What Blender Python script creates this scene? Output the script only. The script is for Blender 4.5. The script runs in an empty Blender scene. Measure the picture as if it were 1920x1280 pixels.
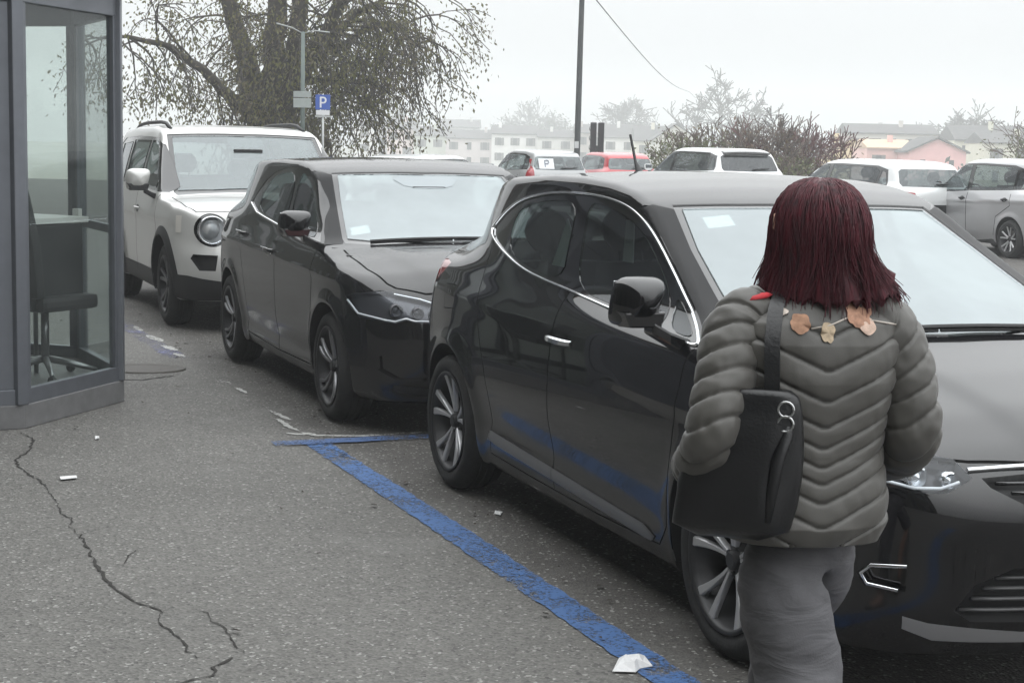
import bpy, bmesh, math, random
import numpy as np
from mathutils import Vector, Matrix, noise
from mathutils.geometry import delaunay_2d_cdt
R_ = math.radians
scene = bpy.context.scene
col = scene.collection
# ------------------------------------------------------------------ camera (solved from the wheel hubs and roofs of the parked cars)
FPX, PITCH, ROLL, CAMH = 3002.9, .1219, .0213, 1.5638
_fw = Vector((0, math.cos(PITCH), -math.sin(PITCH))); _up = Vector((0, math.sin(PITCH), math.cos(PITCH))); _rt = Vector((1, 0, 0))
RT = _rt*math.cos(ROLL)+_up*math.sin(ROLL); UP = -_rt*math.sin(ROLL)+_up*math.cos(ROLL)
cd = bpy.data.cameras.new('camera'); cam = bpy.data.objects.new('camera', cd); col.objects.link(cam)
cd.sensor_width = 36; cd.lens = FPX/1920*36; cd.clip_start = .1; cd.clip_end = 3000
M = Matrix.Identity(4)
for i in range(3):
    M[i][0], M[i][1], M[i][2] = RT[i], UP[i], -_fw[i]
M[2][3] = CAMH; cam.matrix_world = M
scene.camera = cam
def px(u, v):                       # pixel of the 1920 px photograph -> direction
    return _fw+RT*((u-960)/FPX)-UP*((v-640)/FPX)
def on_ground(u, v, z=0.0):
    d = px(u, v); return Vector((0, 0, CAMH))+d*((z-CAMH)/d.z)
def at_depth(u, v, Y):
    d = px(u, v); return Vector((0, 0, CAMH))+d*(Y/d.y)
# ------------------------------------------------------------------ overcast sky, soft sun
world = bpy.data.worlds.new('World'); scene.world = world; world.use_nodes = True
nt = world.node_tree; nt.nodes.clear()
def N(t, k, **kw):
    n = t.nodes.new(k)
    for a, b in kw.items(): setattr(n, a, b)
    return n
SUN_EL, SUN_ROT = R_(48), R_(-60)
sky = N(nt, 'ShaderNodeTexSky', sky_type='NISHITA', sun_disc=False, sun_elevation=SUN_EL, sun_rotation=SUN_ROT, air_density=1.0, dust_density=6.0, ozone_density=1.0)
hs = N(nt, 'ShaderNodeHueSaturation'); hs.inputs['Saturation'].default_value = .10; hs.inputs['Value'].default_value = .09
tc = N(nt, 'ShaderNodeTexCoord'); sx = N(nt, 'ShaderNodeSeparateXYZ')
cl = N(nt, 'ShaderNodeMapRange'); cl.inputs['From Min'].default_value = 0; cl.inputs['From Max'].default_value = 1; cl.inputs['To Min'].default_value = .80; cl.inputs['To Max'].default_value = 4.7
cc = N(nt, 'ShaderNodeMix', data_type='RGBA', blend_type='MULTIPLY'); cc.inputs[0].default_value = 1
cc.inputs[6].default_value = (.955, .985, 1.0, 1)
mx = N(nt, 'ShaderNodeMix', data_type='RGBA'); mx.inputs[0].default_value = .15
bg = N(nt, 'ShaderNodeBackground'); bg.inputs['Strength'].default_value = 1.0
wo = N(nt, 'ShaderNodeOutputWorld')
L = nt.links.new
L(sky.outputs[0], hs.inputs['Color']); L(tc.outputs['Generated'], sx.inputs[0]); L(sx.outputs['Z'], cl.inputs['Value'])
L(cl.outputs[0], cc.inputs[7]); L(cc.outputs[2], mx.inputs[6]); L(hs.outputs[0], mx.inputs[7]); L(mx.outputs[2], bg.inputs['Color']); L(bg.outputs[0], wo.inputs['Surface'])
sd = bpy.data.lights.new('sun', 'SUN'); sd.energy = .6; sd.angle = R_(150); sd.color = (1, .97, .93)
sun = bpy.data.objects.new('sun', sd); col.objects.link(sun); sun.rotation_euler = (R_(20), 0, R_(-60+180)); sun.location = (0, 0, 30)
vs = scene.view_settings; vs.view_transform = 'Standard'; vs.look = 'None'; vs.exposure = -.22; vs.gamma = 1; vs.use_curve_mapping = False
cy = scene.cycles
cy.use_denoising = True; cy.max_bounces = 7; cy.diffuse_bounces = 2; cy.glossy_bounces = 3; cy.transmission_bounces = 4; cy.transparent_max_bounces = 14; cy.volume_bounces = 2
cy.caustics_reflective = False; cy.caustics_refractive = False; cy.sample_clamp_indirect = 6
random.seed(7); np.random.seed(7)
# ------------------------------------------------------------------ helpers
def link(o, parent=None):
    col.objects.link(o)
    if parent is not None: o.parent = parent
    return o
def empty(name, loc=(0, 0, 0), rz=0.0, parent=None):
    o = bpy.data.objects.new(name, None); o.location = loc; o.rotation_euler = (0, 0, rz); o.empty_display_size = .2
    return link(o, parent)
def tag(o, label=None, cat=None, group=None, kind=None):
    for k, v in (('label', label), ('category', cat), ('group', group), ('kind', kind)):
        if v: o[k] = v
    return o
def mesh(name, verts, faces, mat=None, parent=None, smooth=True, normals=None, auto=None):
    me = bpy.data.meshes.new(name); me.from_pydata([tuple(map(float, v)) for v in verts], [], [tuple(map(int, f)) for f in faces]); me.update()
    if smooth: me.polygons.foreach_set('use_smooth', [True]*len(me.polygons))
    if normals is not None: me.normals_split_custom_set_from_vertices([tuple(map(float, n)) for n in normals])
    elif auto: me.set_sharp_from_angle(angle=R_(auto))
    if mat is not None: me.materials.append(mat)
    return link(bpy.data.objects.new(name, me), parent)
class MB:
    """collects shapes into one mesh"""
    def __init__(s): s.v = []; s.f = []
    def add(s, v, f):
        n = len(s.v); s.v += [tuple(p) for p in v]; s.f += [tuple(i+n for i in q) for q in f]; return s
    def box(s, c, d, rz=0, ry=0, rx=0, taper=1.0):
        m = Matrix.Translation(c) @ Matrix.Rotation(rz, 4, 'Z') @ Matrix.Rotation(ry, 4, 'Y') @ Matrix.Rotation(rx, 4, 'X')
        v = []
        for z in (-.5, .5):
            k = taper if z > 0 else 1
            for x, y in ((-.5, -.5), (.5, -.5), (.5, .5), (-.5, .5)): v.append(m @ Vector((x*d[0]*k, y*d[1]*k, z*d[2])))
        return s.add(v, [(0, 3, 2, 1), (4, 5, 6, 7), (0, 1, 5, 4), (1, 2, 6, 5), (2, 3, 7, 6), (3, 0, 4, 7)])
    def prism(s, pts, a, b, f):      # 2D polygon extruded; f(u, v, w) -> 3D
        n = len(pts); v = [f(p[0], p[1], a) for p in pts]+[f(p[0], p[1], b) for p in pts]
        return s.add(v, [tuple(range(n-1, -1, -1)), tuple(range(n, 2*n))]+[(i, (i+1) % n, n+(i+1) % n, n+i) for i in range(n)])
    def loft(s, rings, cap=True, closed=True):
        n = len(rings[0]); b = len(s.v)
        for r in rings: s.v += [tuple(p) for p in r]
        for i in range(len(rings)-1):
            for j in range(n if closed else n-1):
                a = b+i*n+j; c = b+i*n+(j+1) % n; s.f.append((a, c, c+n, a+n))
        if cap and closed:
            s.f.append(tuple(b+j for j in range(n-1, -1, -1))); s.f.append(tuple(b+(len(rings)-1)*n+j for j in range(n)))
        return s
    def tube(s, pts, r, n=8, cap=True, up=(0, 0, 1), flat=1.0):
        pts = [Vector(p) for p in pts]; rs = r if isinstance(r, (list, tuple)) else [r]*len(pts); rings = []
        u = Vector(up); prev = None
        for i, p in enumerate(pts):
            t = (pts[min(i+1, len(pts)-1)]-pts[max(i-1, 0)])
            t = t.normalized() if t.length > 1e-9 else Vector((0, 0, 1))
            if prev is None:
                a = t.cross(u)
                if a.length < 1e-3: a = t.cross(Vector((1, 0, 0)))
            else: a = prev-t*prev.dot(t)
            a.normalize(); prev = a.copy(); b_ = t.cross(a)
            rings.append([p+(a*math.cos(2*math.pi*k/n)+b_*math.sin(2*math.pi*k/n)*flat)*rs[i] for k in range(n)])
        return s.loft(rings, cap)
    def lathe(s, prof, n=48, f=lambda r, h, a: (r*math.cos(a), h, r*math.sin(a)), closed_prof=False):
        b = len(s.v); m = len(prof)
        for k in range(n):
            a = 2*math.pi*k/n; s.v += [tuple(f(r, h, a)) for r, h in prof]
        for k in range(n):
            for i in range(m if closed_prof else m-1):
                j = (i+1) % m
                s.f.append((b+k*m+i, b+((k+1) % n)*m+i, b+((k+1) % n)*m+j, b+k*m+j))
        return s
    def build(s, name, mat, parent=None, smooth=False, auto=None, bevel=None):
        o = mesh(name, s.v, s.f, mat, parent, smooth or bool(auto), None, auto)
        bm = bmesh.new(); bm.from_mesh(o.data); bmesh.ops.recalc_face_normals(bm, faces=bm.faces)
        if bevel:
            bmesh.ops.bevel(bm, geom=[e for e in bm.edges if len(e.link_faces) == 2 and e.calc_face_angle(0) > .5], offset=bevel, segments=2, affect='EDGES', profile=.6, clamp_overlap=True)
        bm.to_mesh(o.data); bm.free()
        return o
# ------------------------------------------------------------------ materials
_mats = {}
def mat(name, color=(.5, .5, .5), rough=.5, metal=0.0, spec=.5, coat=0.0, coat_rough=.03, var=0.0, vscale=8.0, bump=0.0, bscale=60.0, rvar=0.0, emit=None, sheen=0.0, color2=None, detail=5.0):
    if name in _mats: return _mats[name]
    m = bpy.data.materials.new(name); m.use_nodes = True; t = m.node_tree; b = t.nodes['Principled BSDF']
    b.inputs['Base Color'].default_value = (*color, 1); b.inputs['Roughness'].default_value = rough; b.inputs['Metallic'].default_value = metal
    b.inputs['Specular IOR Level'].default_value = spec; b.inputs['Coat Weight'].default_value = coat; b.inputs['Coat Roughness'].default_value = coat_rough
    if sheen: b.inputs['Sheen Weight'].default_value = sheen
    tcn = N(t, 'ShaderNodeTexCoord')
    if var or color2 or rvar:
        nz = N(t, 'ShaderNodeTexNoise'); nz.inputs['Scale'].default_value = vscale; nz.inputs['Detail'].default_value = detail; nz.inputs['Roughness'].default_value = .65
        t.links.new(tcn.outputs['Object'], nz.inputs['Vector'])
        if var or color2:
            rp = N(t, 'ShaderNodeMapRange'); rp.inputs['From Min'].default_value = .3; rp.inputs['From Max'].default_value = .7
            t.links.new(nz.outputs['Fac'], rp.inputs['Value'])
            c2 = color2 or tuple(c*(1-var) for c in color); c1 = color if color2 else tuple(min(1, c*(1+var)) for c in color)
            mi = N(t, 'ShaderNodeMix', data_type='RGBA'); mi.inputs[6].default_value = (*c1, 1); mi.inputs[7].default_value = (*c2, 1)
            t.links.new(rp.outputs[0], mi.inputs[0]); t.links.new(mi.outputs[2], b.inputs['Base Color'])
        if rvar:
            r2 = N(t, 'ShaderNodeMapRange'); r2.inputs['From Min'].default_value = .3; r2.inputs['From Max'].default_value = .7
            r2.inputs['To Min'].default_value = max(0, rough-rvar); r2.inputs['To Max'].default_value = rough+rvar
            t.links.new(nz.outputs['Fac'], r2.inputs['Value']); t.links.new(r2.outputs[0], b.inputs['Roughness'])
    if bump:
        n2 = N(t, 'ShaderNodeTexNoise'); n2.inputs['Scale'].default_value = bscale; n2.inputs['Detail'].default_value = 4
        t.links.new(tcn.outputs['Object'], n2.inputs['Vector'])
        bp = N(t, 'ShaderNodeBump'); bp.inputs['Strength'].default_value = bump; bp.inputs['Distance'].default_value = .01
        t.links.new(n2.outputs['Fac'], bp.inputs['Height']); t.links.new(bp.outputs[0], b.inputs['Normal'])
    if emit: b.inputs['Emission Color'].default_value = (*emit[:3], 1); b.inputs['Emission Strength'].default_value = emit[3]
    _mats[name] = m; return m
def paint(name, color, flake=.0, rough=.35, coat=1.0, dust=.12, dustcol=(.16, .155, .15), coat_rough=.025, inner=(.03, .03, .032)):
    """car paint: base colour under clear coat, a film of road dust growing toward the sill, dark trim on the inner face"""
    if name in _mats: return _mats[name]
    m = bpy.data.materials.new(name); m.use_nodes = True; t = m.node_tree; b = t.nodes['Principled BSDF']; k = t.links.new
    tcn = N(t, 'ShaderNodeTexCoord'); nz = N(t, 'ShaderNodeTexNoise'); nz.inputs['Scale'].default_value = 5; nz.inputs['Detail'].default_value = 8; nz.inputs['Roughness'].default_value = .7
    k(tcn.outputs['Object'], nz.inputs['Vector'])
    sp = N(t, 'ShaderNodeSeparateXYZ'); k(tcn.outputs['Object'], sp.inputs[0])
    hz = N(t, 'ShaderNodeMapRange'); hz.inputs['From Min'].default_value = .15; hz.inputs['From Max'].default_value = .75; hz.inputs['To Min'].default_value = 1.0; hz.inputs['To Max'].default_value = .12
    k(sp.outputs['Z'], hz.inputs['Value'])
    nr = N(t, 'ShaderNodeMapRange'); nr.inputs['From Min'].default_value = .3; nr.inputs['From Max'].default_value = .75; k(nz.outputs['Fac'], nr.inputs['Value'])
    mu = N(t, 'ShaderNodeMath', operation='MULTIPLY'); k(hz.outputs[0], mu.inputs[0]); k(nr.outputs[0], mu.inputs[1])
    m2 = N(t, 'ShaderNodeMath', operation='MULTIPLY'); k(mu.outputs[0], m2.inputs[0]); m2.inputs[1].default_value = dust
    mi = N(t, 'ShaderNodeMix', data_type='RGBA'); mi.inputs[6].default_value = (*color, 1); mi.inputs[7].default_value = (*dustcol, 1); k(m2.outputs[0], mi.inputs[0])
    ge = N(t, 'ShaderNodeNewGeometry'); m3 = N(t, 'ShaderNodeMix', data_type='RGBA'); k(ge.outputs['Backfacing'], m3.inputs[0]); k(mi.outputs[2], m3.inputs[6]); m3.inputs[7].default_value = (*inner, 1)
    k(m3.outputs[2], b.inputs['Base Color'])
    iv = N(t, 'ShaderNodeMath', operation='SUBTRACT'); iv.inputs[0].default_value = 1; k(ge.outputs['Backfacing'], iv.inputs[1])
    cw_ = N(t, 'ShaderNodeMath', operation='MULTIPLY'); k(iv.outputs[0], cw_.inputs[0]); cw_.inputs[1].default_value = coat; k(cw_.outputs[0], b.inputs['Coat Weight'])
    cr = N(t, 'ShaderNodeMapRange'); cr.inputs['To Min'].default_value = coat_rough; cr.inputs['To Max'].default_value = coat_rough+.22; k(m2.outputs[0], cr.inputs['Value']); cr.inputs['From Max'].default_value = max(dust, .02)*.9
    k(cr.outputs[0], b.inputs['Coat Roughness'])
    b.inputs['Roughness'].default_value = rough; b.inputs['Metallic'].default_value = flake; b.inputs['Coat IOR'].default_value = 1.7; b.inputs['Specular IOR Level'].default_value = .02 if max(color) < .05 else .3
    _mats[name] = m; return m
def glass(name, tint=(.5, .55, .55), ior=1.55, film=.0, filmcol=(.6, .65, .68), rough=.0, even=False):
    """window glass: see-through with tint, reflecting by angle, a faint film of dirt; on windscreens the film paints in sky sheen"""
    if name in _mats: return _mats[name]
    m = bpy.data.materials.new(name); m.use_nodes = True; t = m.node_tree; t.nodes.clear(); k = t.links.new
    out = N(t, 'ShaderNodeOutputMaterial'); tr = N(t, 'ShaderNodeBsdfTransparent'); tr.inputs[0].default_value = (*tint, 1)
    gl = N(t, 'ShaderNodeBsdfGlossy'); gl.inputs['Roughness'].default_value = rough; gl.inputs['Color'].default_value = (.96, .98, 1, 1)
    f0 = ((ior-1)/(ior+1))**2; lw = N(t, 'ShaderNodeLayerWeight'); lw.inputs['Blend'].default_value = .5
    pw = N(t, 'ShaderNodeMath', operation='POWER'); k(lw.outputs['Facing'], pw.inputs[0]); pw.inputs[1].default_value = 5
    fr = N(t, 'ShaderNodeMath', operation='MULTIPLY_ADD'); k(pw.outputs[0], fr.inputs[0]); fr.inputs[1].default_value = 1-f0; fr.inputs[2].default_value = f0
    m1 = N(t, 'ShaderNodeMixShader'); k(fr.outputs[0], m1.inputs[0]); k(tr.outputs[0], m1.inputs[1]); k(gl.outputs[0], m1.inputs[2])
    last = m1
    if film:
        df = N(t, 'ShaderNodeBsdfDiffuse'); df.inputs[0].default_value = (*filmcol, 1)
        tcn = N(t, 'ShaderNodeTexCoord'); nz = N(t, 'ShaderNodeTexNoise'); nz.inputs['Scale'].default_value = 3; nz.inputs['Detail'].default_value = 6; k(tcn.outputs['Object'], nz.inputs['Vector'])
        mr = N(t, 'ShaderNodeMapRange'); mr.inputs['From Min'].default_value = .25; mr.inputs['From Max'].default_value = .75; mr.inputs['To Min'].default_value = film*(.85 if even else .5); mr.inputs['To Max'].default_value = film*(1.15 if even else 1.5); k(nz.outputs['Fac'], mr.inputs['Value'])
        m2 = N(t, 'ShaderNodeMixShader'); k(mr.outputs[0], m2.inputs[0]); k(m1.outputs[0], m2.inputs[1]); k(df.outputs[0], m2.inputs[2]); last = m2
    k(last.outputs[0], out.inputs['Surface'])
    _mats[name] = m; return m
# ------------------------------------------------------------------ car body field (numpy)
def _gs(xs, ys, sig):
    h = xs[1]-xs[0]; n = max(1, int(3*sig/h)); k = np.exp(-.5*(np.arange(-n, n+1)*h/max(sig, 1e-6))**2); k /= k.sum()
    yp = np.concatenate([ys[0]+(ys[1]-ys[0])*np.arange(-n, 0), ys, ys[-1]+(ys[-1]-ys[-2])*np.arange(1, n+1)])
    return np.convolve(yp, k, 'valid')

class Tab:
    def __init__(s, pts, sig, lo, hi, n=700):
        pts = sorted(pts); x = np.array([p[0] for p in pts]); y = np.array([p[1] for p in pts])
        s.x = np.linspace(lo, hi, n); v = np.interp(s.x, x, y)
        a = s.x < x[0]; v[a] = y[0]+(s.x[a]-x[0])*(y[1]-y[0])/(x[1]-x[0])
        a = s.x > x[-1]; v[a] = y[-1]+(s.x[a]-x[-1])*(y[-1]-y[-2])/(x[-1]-x[-2])
        s.y = _gs(s.x, v, sig); s.d = np.gradient(s.y, s.x)
    def __call__(s, q): return np.interp(q, s.x, s.y)
    def der(s, q): return np.interp(q, s.x, s.d)

def smax(a, b, k):
    h = np.maximum(k-np.abs(a-b), 0)/k
    return np.maximum(a, b)+h*h*h*k/6

class Field:
    """closed car body as a smooth intersection of side, top, nose, tail and floor surfaces; y is |y|"""
    def __init__(s, sp):
        s.sp = sp; g = sp.get
        s.T = Tab(sp['prof'], g('psig', .035), -3, 3, 1200)
        s.w = Tab(sp['plan'], .12, -3, 3); s.v = Tab(sp['vert'], g('vsig', .03), -.2, 2)
        s.belt = Tab(sp['belt'], .08, -3, 3)
        s.F = Tab(sp['nose'], g('nsig', .035), -.3, 2); s.R = Tab(sp['tail'], g('tsig', .035), -.3, 2)
        s.fp = Tab(sp['nplan'], .05, -.1, 1.6); s.rp = Tab(sp['tplan'], .05, -.1, 1.6)
        s.gp = Tab(g('gplan', [(-1.2, 0), (1.0, 0)]), .06, -3, 3)
        s.hood = g('hood', [])
        s.tum = g('tumble', .48); s.cw = g('cw', .22); s.crown = g('crown', .06); s.zbot = g('bottom', .19)
        s.k = g('k', .10); s.kf = g('kf', .10); s.arch = g('arch', []); s.creases = g('creases', [])
        s.mid = g('mid', 0.0); s.floor_k = .05
    def W(s, x, z):
        t = z-s.belt(x); sp_ = .5*(t+np.sqrt(t*t+s.sp.get('bsoft', .03)**2))
        w = s.w(x)+s.v(z)-s.tum*sp_ - s.sp.get('tum2', .12)*np.maximum(t, 0)**2
        w = w-s.gp(x)*(lambda q: q*q*(3-2*q))(np.clip((t+.05)/.16, 0, 1))
        for (hx, hz, r, amp) in s.arch:
            d = np.hypot(x-hx, z-hz)-r
            w = w+amp*np.exp(-(np.maximum(d, 0)/.055)**2)*np.where(z > hz-.25, 1, 0)
        for c in s.creases:      # (table of line z(x), amplitude, width, x0, x1)
            q = (z-c[0](x))/c[2]; m = 1/(1+np.exp(-(x-c[3])/.06))/(1+np.exp((x-c[4])/.06))
            w = w+c[1]*m*np.where(q > 0, np.exp(-q*q*.5), np.exp(-q*q*2))
        return w
    def f(s, x, y, z):
        y = np.abs(y)
        a = (y-s.W(x, z))/np.sqrt(1+(s.tum*.7)**2*(z > s.belt(x)))
        xx = x+s.cw*y*y*np.tanh((x-s.mid)/.5)
        hb = 0
        for (yt, amp, wd, x0) in s.hood: hb = hb+amp*(1/(1+np.exp((y-yt(x))/wd))-1)/(1+np.exp(-(x-x0)/.05))
        b = (z-s.T(xx)-hb+s.crown*y*y+s.sp.get('shed', 0)*np.maximum(y-.5, 0)**2)/np.sqrt(1+s.T.der(xx)**2)
        r = smax(a, b, s.k)
        r = smax(r, x-s.F(z)-s.fp(y), s.kf)
        r = smax(r, -x+s.R(z)+s.rp(y), s.kf)
        return smax(r, s.zbot-z, s.floor_k)
    def grad(s, P):
        e = 2e-3; x, y, z = P.T
        g = np.stack([s.f(x+e, y, z)-s.f(x-e, y, z), s.f(x, y+e, z)-s.f(x, y-e, z), s.f(x, y, z+e)-s.f(x, y, z-e)], 1)
        return g/np.maximum(np.linalg.norm(g, axis=1, keepdims=True), 1e-9)
    def cast(s, O, D, far=2.6):
        lo = np.zeros(len(O)); hi = np.full(len(O), far)
        for _ in range(34):
            m = .5*(lo+hi); P = O+D*m[:, None]; ins = s.f(P[:, 0], P[:, 1], P[:, 2]) < 0
            lo = np.where(ins, m, lo); hi = np.where(ins, hi, m)
        return O+D*(.5*(lo+hi))[:, None]
    # view-projected points on the right-hand half (y <= 0)
    def pt(s, v):
        if v[0] == 's': o, d = (v[1], 0, v[2]), (0, -1, 0)
        elif v[0] == 'f': o, d = (s.sp['xf']-.5, v[1], v[2]), (1, 0, 0)
        elif v[0] == 'r': o, d = (s.sp['xr']+.5, v[1], v[2]), (-1, 0, 0)
        elif v[0] == 't': o, d = (v[1], v[2], s.sp['zc']), (0, 0, 1)
        return s.cast(np.array([o], float), np.array([d], float))[0]
def clio_spec():
    wb = 2.583
    return dict(name='clio', wb=wb, hubz=.308, tyre_r=.310, arch_r=.358, xf=1.68, xr=-1.665, zc=.62, bottom=.175,
        prof=[(-2.05, .60), (-1.93, .93), (-1.83, 1.05), (-1.66, 1.33), (-1.56, 1.385), (-1.2, 1.445), (-.7, 1.468), (-.4, 1.468), (-.1, 1.452), (.12, 1.422), (.27, 1.382), (.56, 1.245), (.87, 1.105), (1.16, .985), (1.27, .955), (1.55, .905), (1.8, .845), (1.97, .775), (2.08, .68), (2.16, .56)],
        plan=[(-2.1, .78), (-1.8, .825), (-1.35, .868), (-.9, .872), (0, .878), (.7, .882), (1.3, .882), (1.7, .85), (2.1, .78)],
        vert=[(.1, -.08), (.2, -.05), (.28, -.028), (.40, -.012), (.55, .004), (.68, .006), (.80, 0), (.90, -.012), (1.0, -.05), (1.5, -.05)],
        belt=[(-2, 1.05), (-1.2, 1.04), (-.5, 1.0), (.2, .965), (1.0, .92), (1.5, .88), (2.2, .8)], tumble=.33, tum2=.10,
        nose=[(.1, 2.0), (.2, 2.06), (.3, 2.10), (.45, 2.105), (.6, 2.12), (.72, 2.11), (.9, 2.02), (1.4, 1.8)],
        nplan=[(0, 0), (.3, -.025), (.5, -.075), (.65, -.15), (.78, -.28), (.9, -.52)],
        tail=[(.1, -1.84), (.3, -1.93), (.5, -1.96), (.7, -1.95), (.9, -1.90), (1.1, -1.80), (1.5, -1.6)],
        tplan=[(0, 0), (.4, .015), (.6, .045), (.75, .11), (.85, .24), (.95, .5)],
        k=.035, cw=.20, crown=.055, gplan=[(-2.2, .32), (-1.6, .185), (-1.3, .07), (-1.1, .02), (-.85, 0), (-.3, 0), (.25, .045), (.6, .055), (1.1, .04), (1.5, 0)], hood=[(Tab([(1.2, .36), (1.5, .30), (2.0, .26)], .1, -3, 3), .016, .018, 1.3)], arch=[(wb/2, .308, .358, .013), (-wb/2, .308, .358, .013)],
        creases=[(Tab([(-2, .93), (-1.2, .92), (0, .80), (2, .7)], .1, -3, 3), .006, .075, -2.2, -.6),
                 (Tab([(-.9, .40), (.9, .34)], .1, -3, 3), -.016, .075, -.85, .85),
                 (Tab([(-2, .80), (2, .72)], .1, -3, 3), .006, .03, .5, 2.0)])
def polo_spec():
    wb = 2.552
    return dict(name='polo', wb=wb, hubz=.308, tyre_r=.310, arch_r=.36, xf=1.66, xr=-1.65, zc=.62, bottom=.18,
        prof=[(-2.12, .6), (-1.98, .93), (-1.90, 1.03), (-1.70, 1.33), (-1.58, 1.40), (-1.2, 1.443), (-.6, 1.462), (-.1, 1.458), (.12, 1.44), (.28, 1.415), (.41, 1.38), (.68, 1.205), (1.03, 1.035), (1.14, 1.0), (1.24, .985), (1.5, .945), (1.75, .885), (1.92, .80), (2.02, .70), (2.1, .58)],
        plan=[(-2.1, .77), (-1.8, .82), (-1.3, .852), (0, .862), (1.2, .862), (1.6, .84), (2.1, .77)],
        vert=[(.1, -.08), (.2, -.05), (.28, -.03), (.42, -.012), (.6, 0), (.75, .004), (.87, .0), (.93, -.014), (1.02, -.045), (1.5, -.045)],
        belt=[(-2, 1.06), (-1.0, 1.04), (0, 1.0), (1.0, .955), (2.2, .85)], tumble=.30, tum2=.10,
        nose=[(.1, 1.93), (.2, 2.0), (.3, 2.035), (.5, 2.04), (.65, 2.03), (.76, 1.99), (.9, 1.9), (1.4, 1.7)],
        nplan=[(0, 0), (.3, -.02), (.5, -.06), (.65, -.12), (.76, -.23), (.88, -.45)],
        tail=[(.1, -1.9), (.3, -1.97), (.5, -2.0), (.7, -2.0), (.9, -1.96), (1.1, -1.86), (1.5, -1.65)],
        tplan=[(0, 0), (.4, .02), (.6, .06), (.75, .15), (.85, .3), (.95, .55)],
        k=.04, cw=.18, crown=.05, gplan=[(-2.2, .22), (-1.6, .09), (-1.1, .012), (-.8, 0), (-.1, 0), (.4, .03), (.7, .035), (1.1, .03), (1.5, 0)], hood=[(Tab([(1.1, .55), (1.5, .50), (2.0, .42)], .1, -3, 3), .013, .022, 1.2)], arch=[(wb/2, .308, .36, .014), (-wb/2, .308, .36, .014)],
        creases=[(Tab([(-2, .88), (0, .845), (1.7, .80)], .1, -3, 3), .012, .035, -2.2, 1.6),
                 (Tab([(-.9, .36), (.9, .33)], .1, -3, 3), -.012, .06, -.9, .9)])
# ------------------------------------------------------------------ car builder
def inside(poly, pts):
    x, y = pts[:, 0], pts[:, 1]; r = np.zeros(len(pts), bool)
    lo, hi = poly.min(0), poly.max(0); c = (x >= lo[0]) & (x <= hi[0]) & (y >= lo[1]) & (y <= hi[1]); idx = np.nonzero(c)[0]
    if len(idx) == 0: return r
    X, Y = x[idx], y[idx]; q = np.zeros(len(idx), bool); n = len(poly); j = n-1
    for i in range(n):
        xi, yi = poly[i]; xj, yj = poly[j]
        if yi != yj:
            q ^= ((yi > Y) != (yj > Y)) & (X < (xj-xi)*(Y-yi)/(yj-yi)+xi)
        j = i
    r[idx] = q; return r
def chaikin(pts, it=2, closed=True):
    for _ in range(it):
        o = []; n = len(pts)
        if not closed: o.append(pts[0])
        for i in range(n if closed else n-1):
            a, b = pts[i], pts[(i+1) % n]
            if a[0] == b[0]:
                o.append((a[0],)+tuple(a[k]*.75+b[k]*.25 for k in (1, 2))); o.append((a[0],)+tuple(a[k]*.25+b[k]*.75 for k in (1, 2)))
            else: o += [a, b]
        if not closed: o.append(pts[-1])
        pts = o
    return pts
KF = .55
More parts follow.
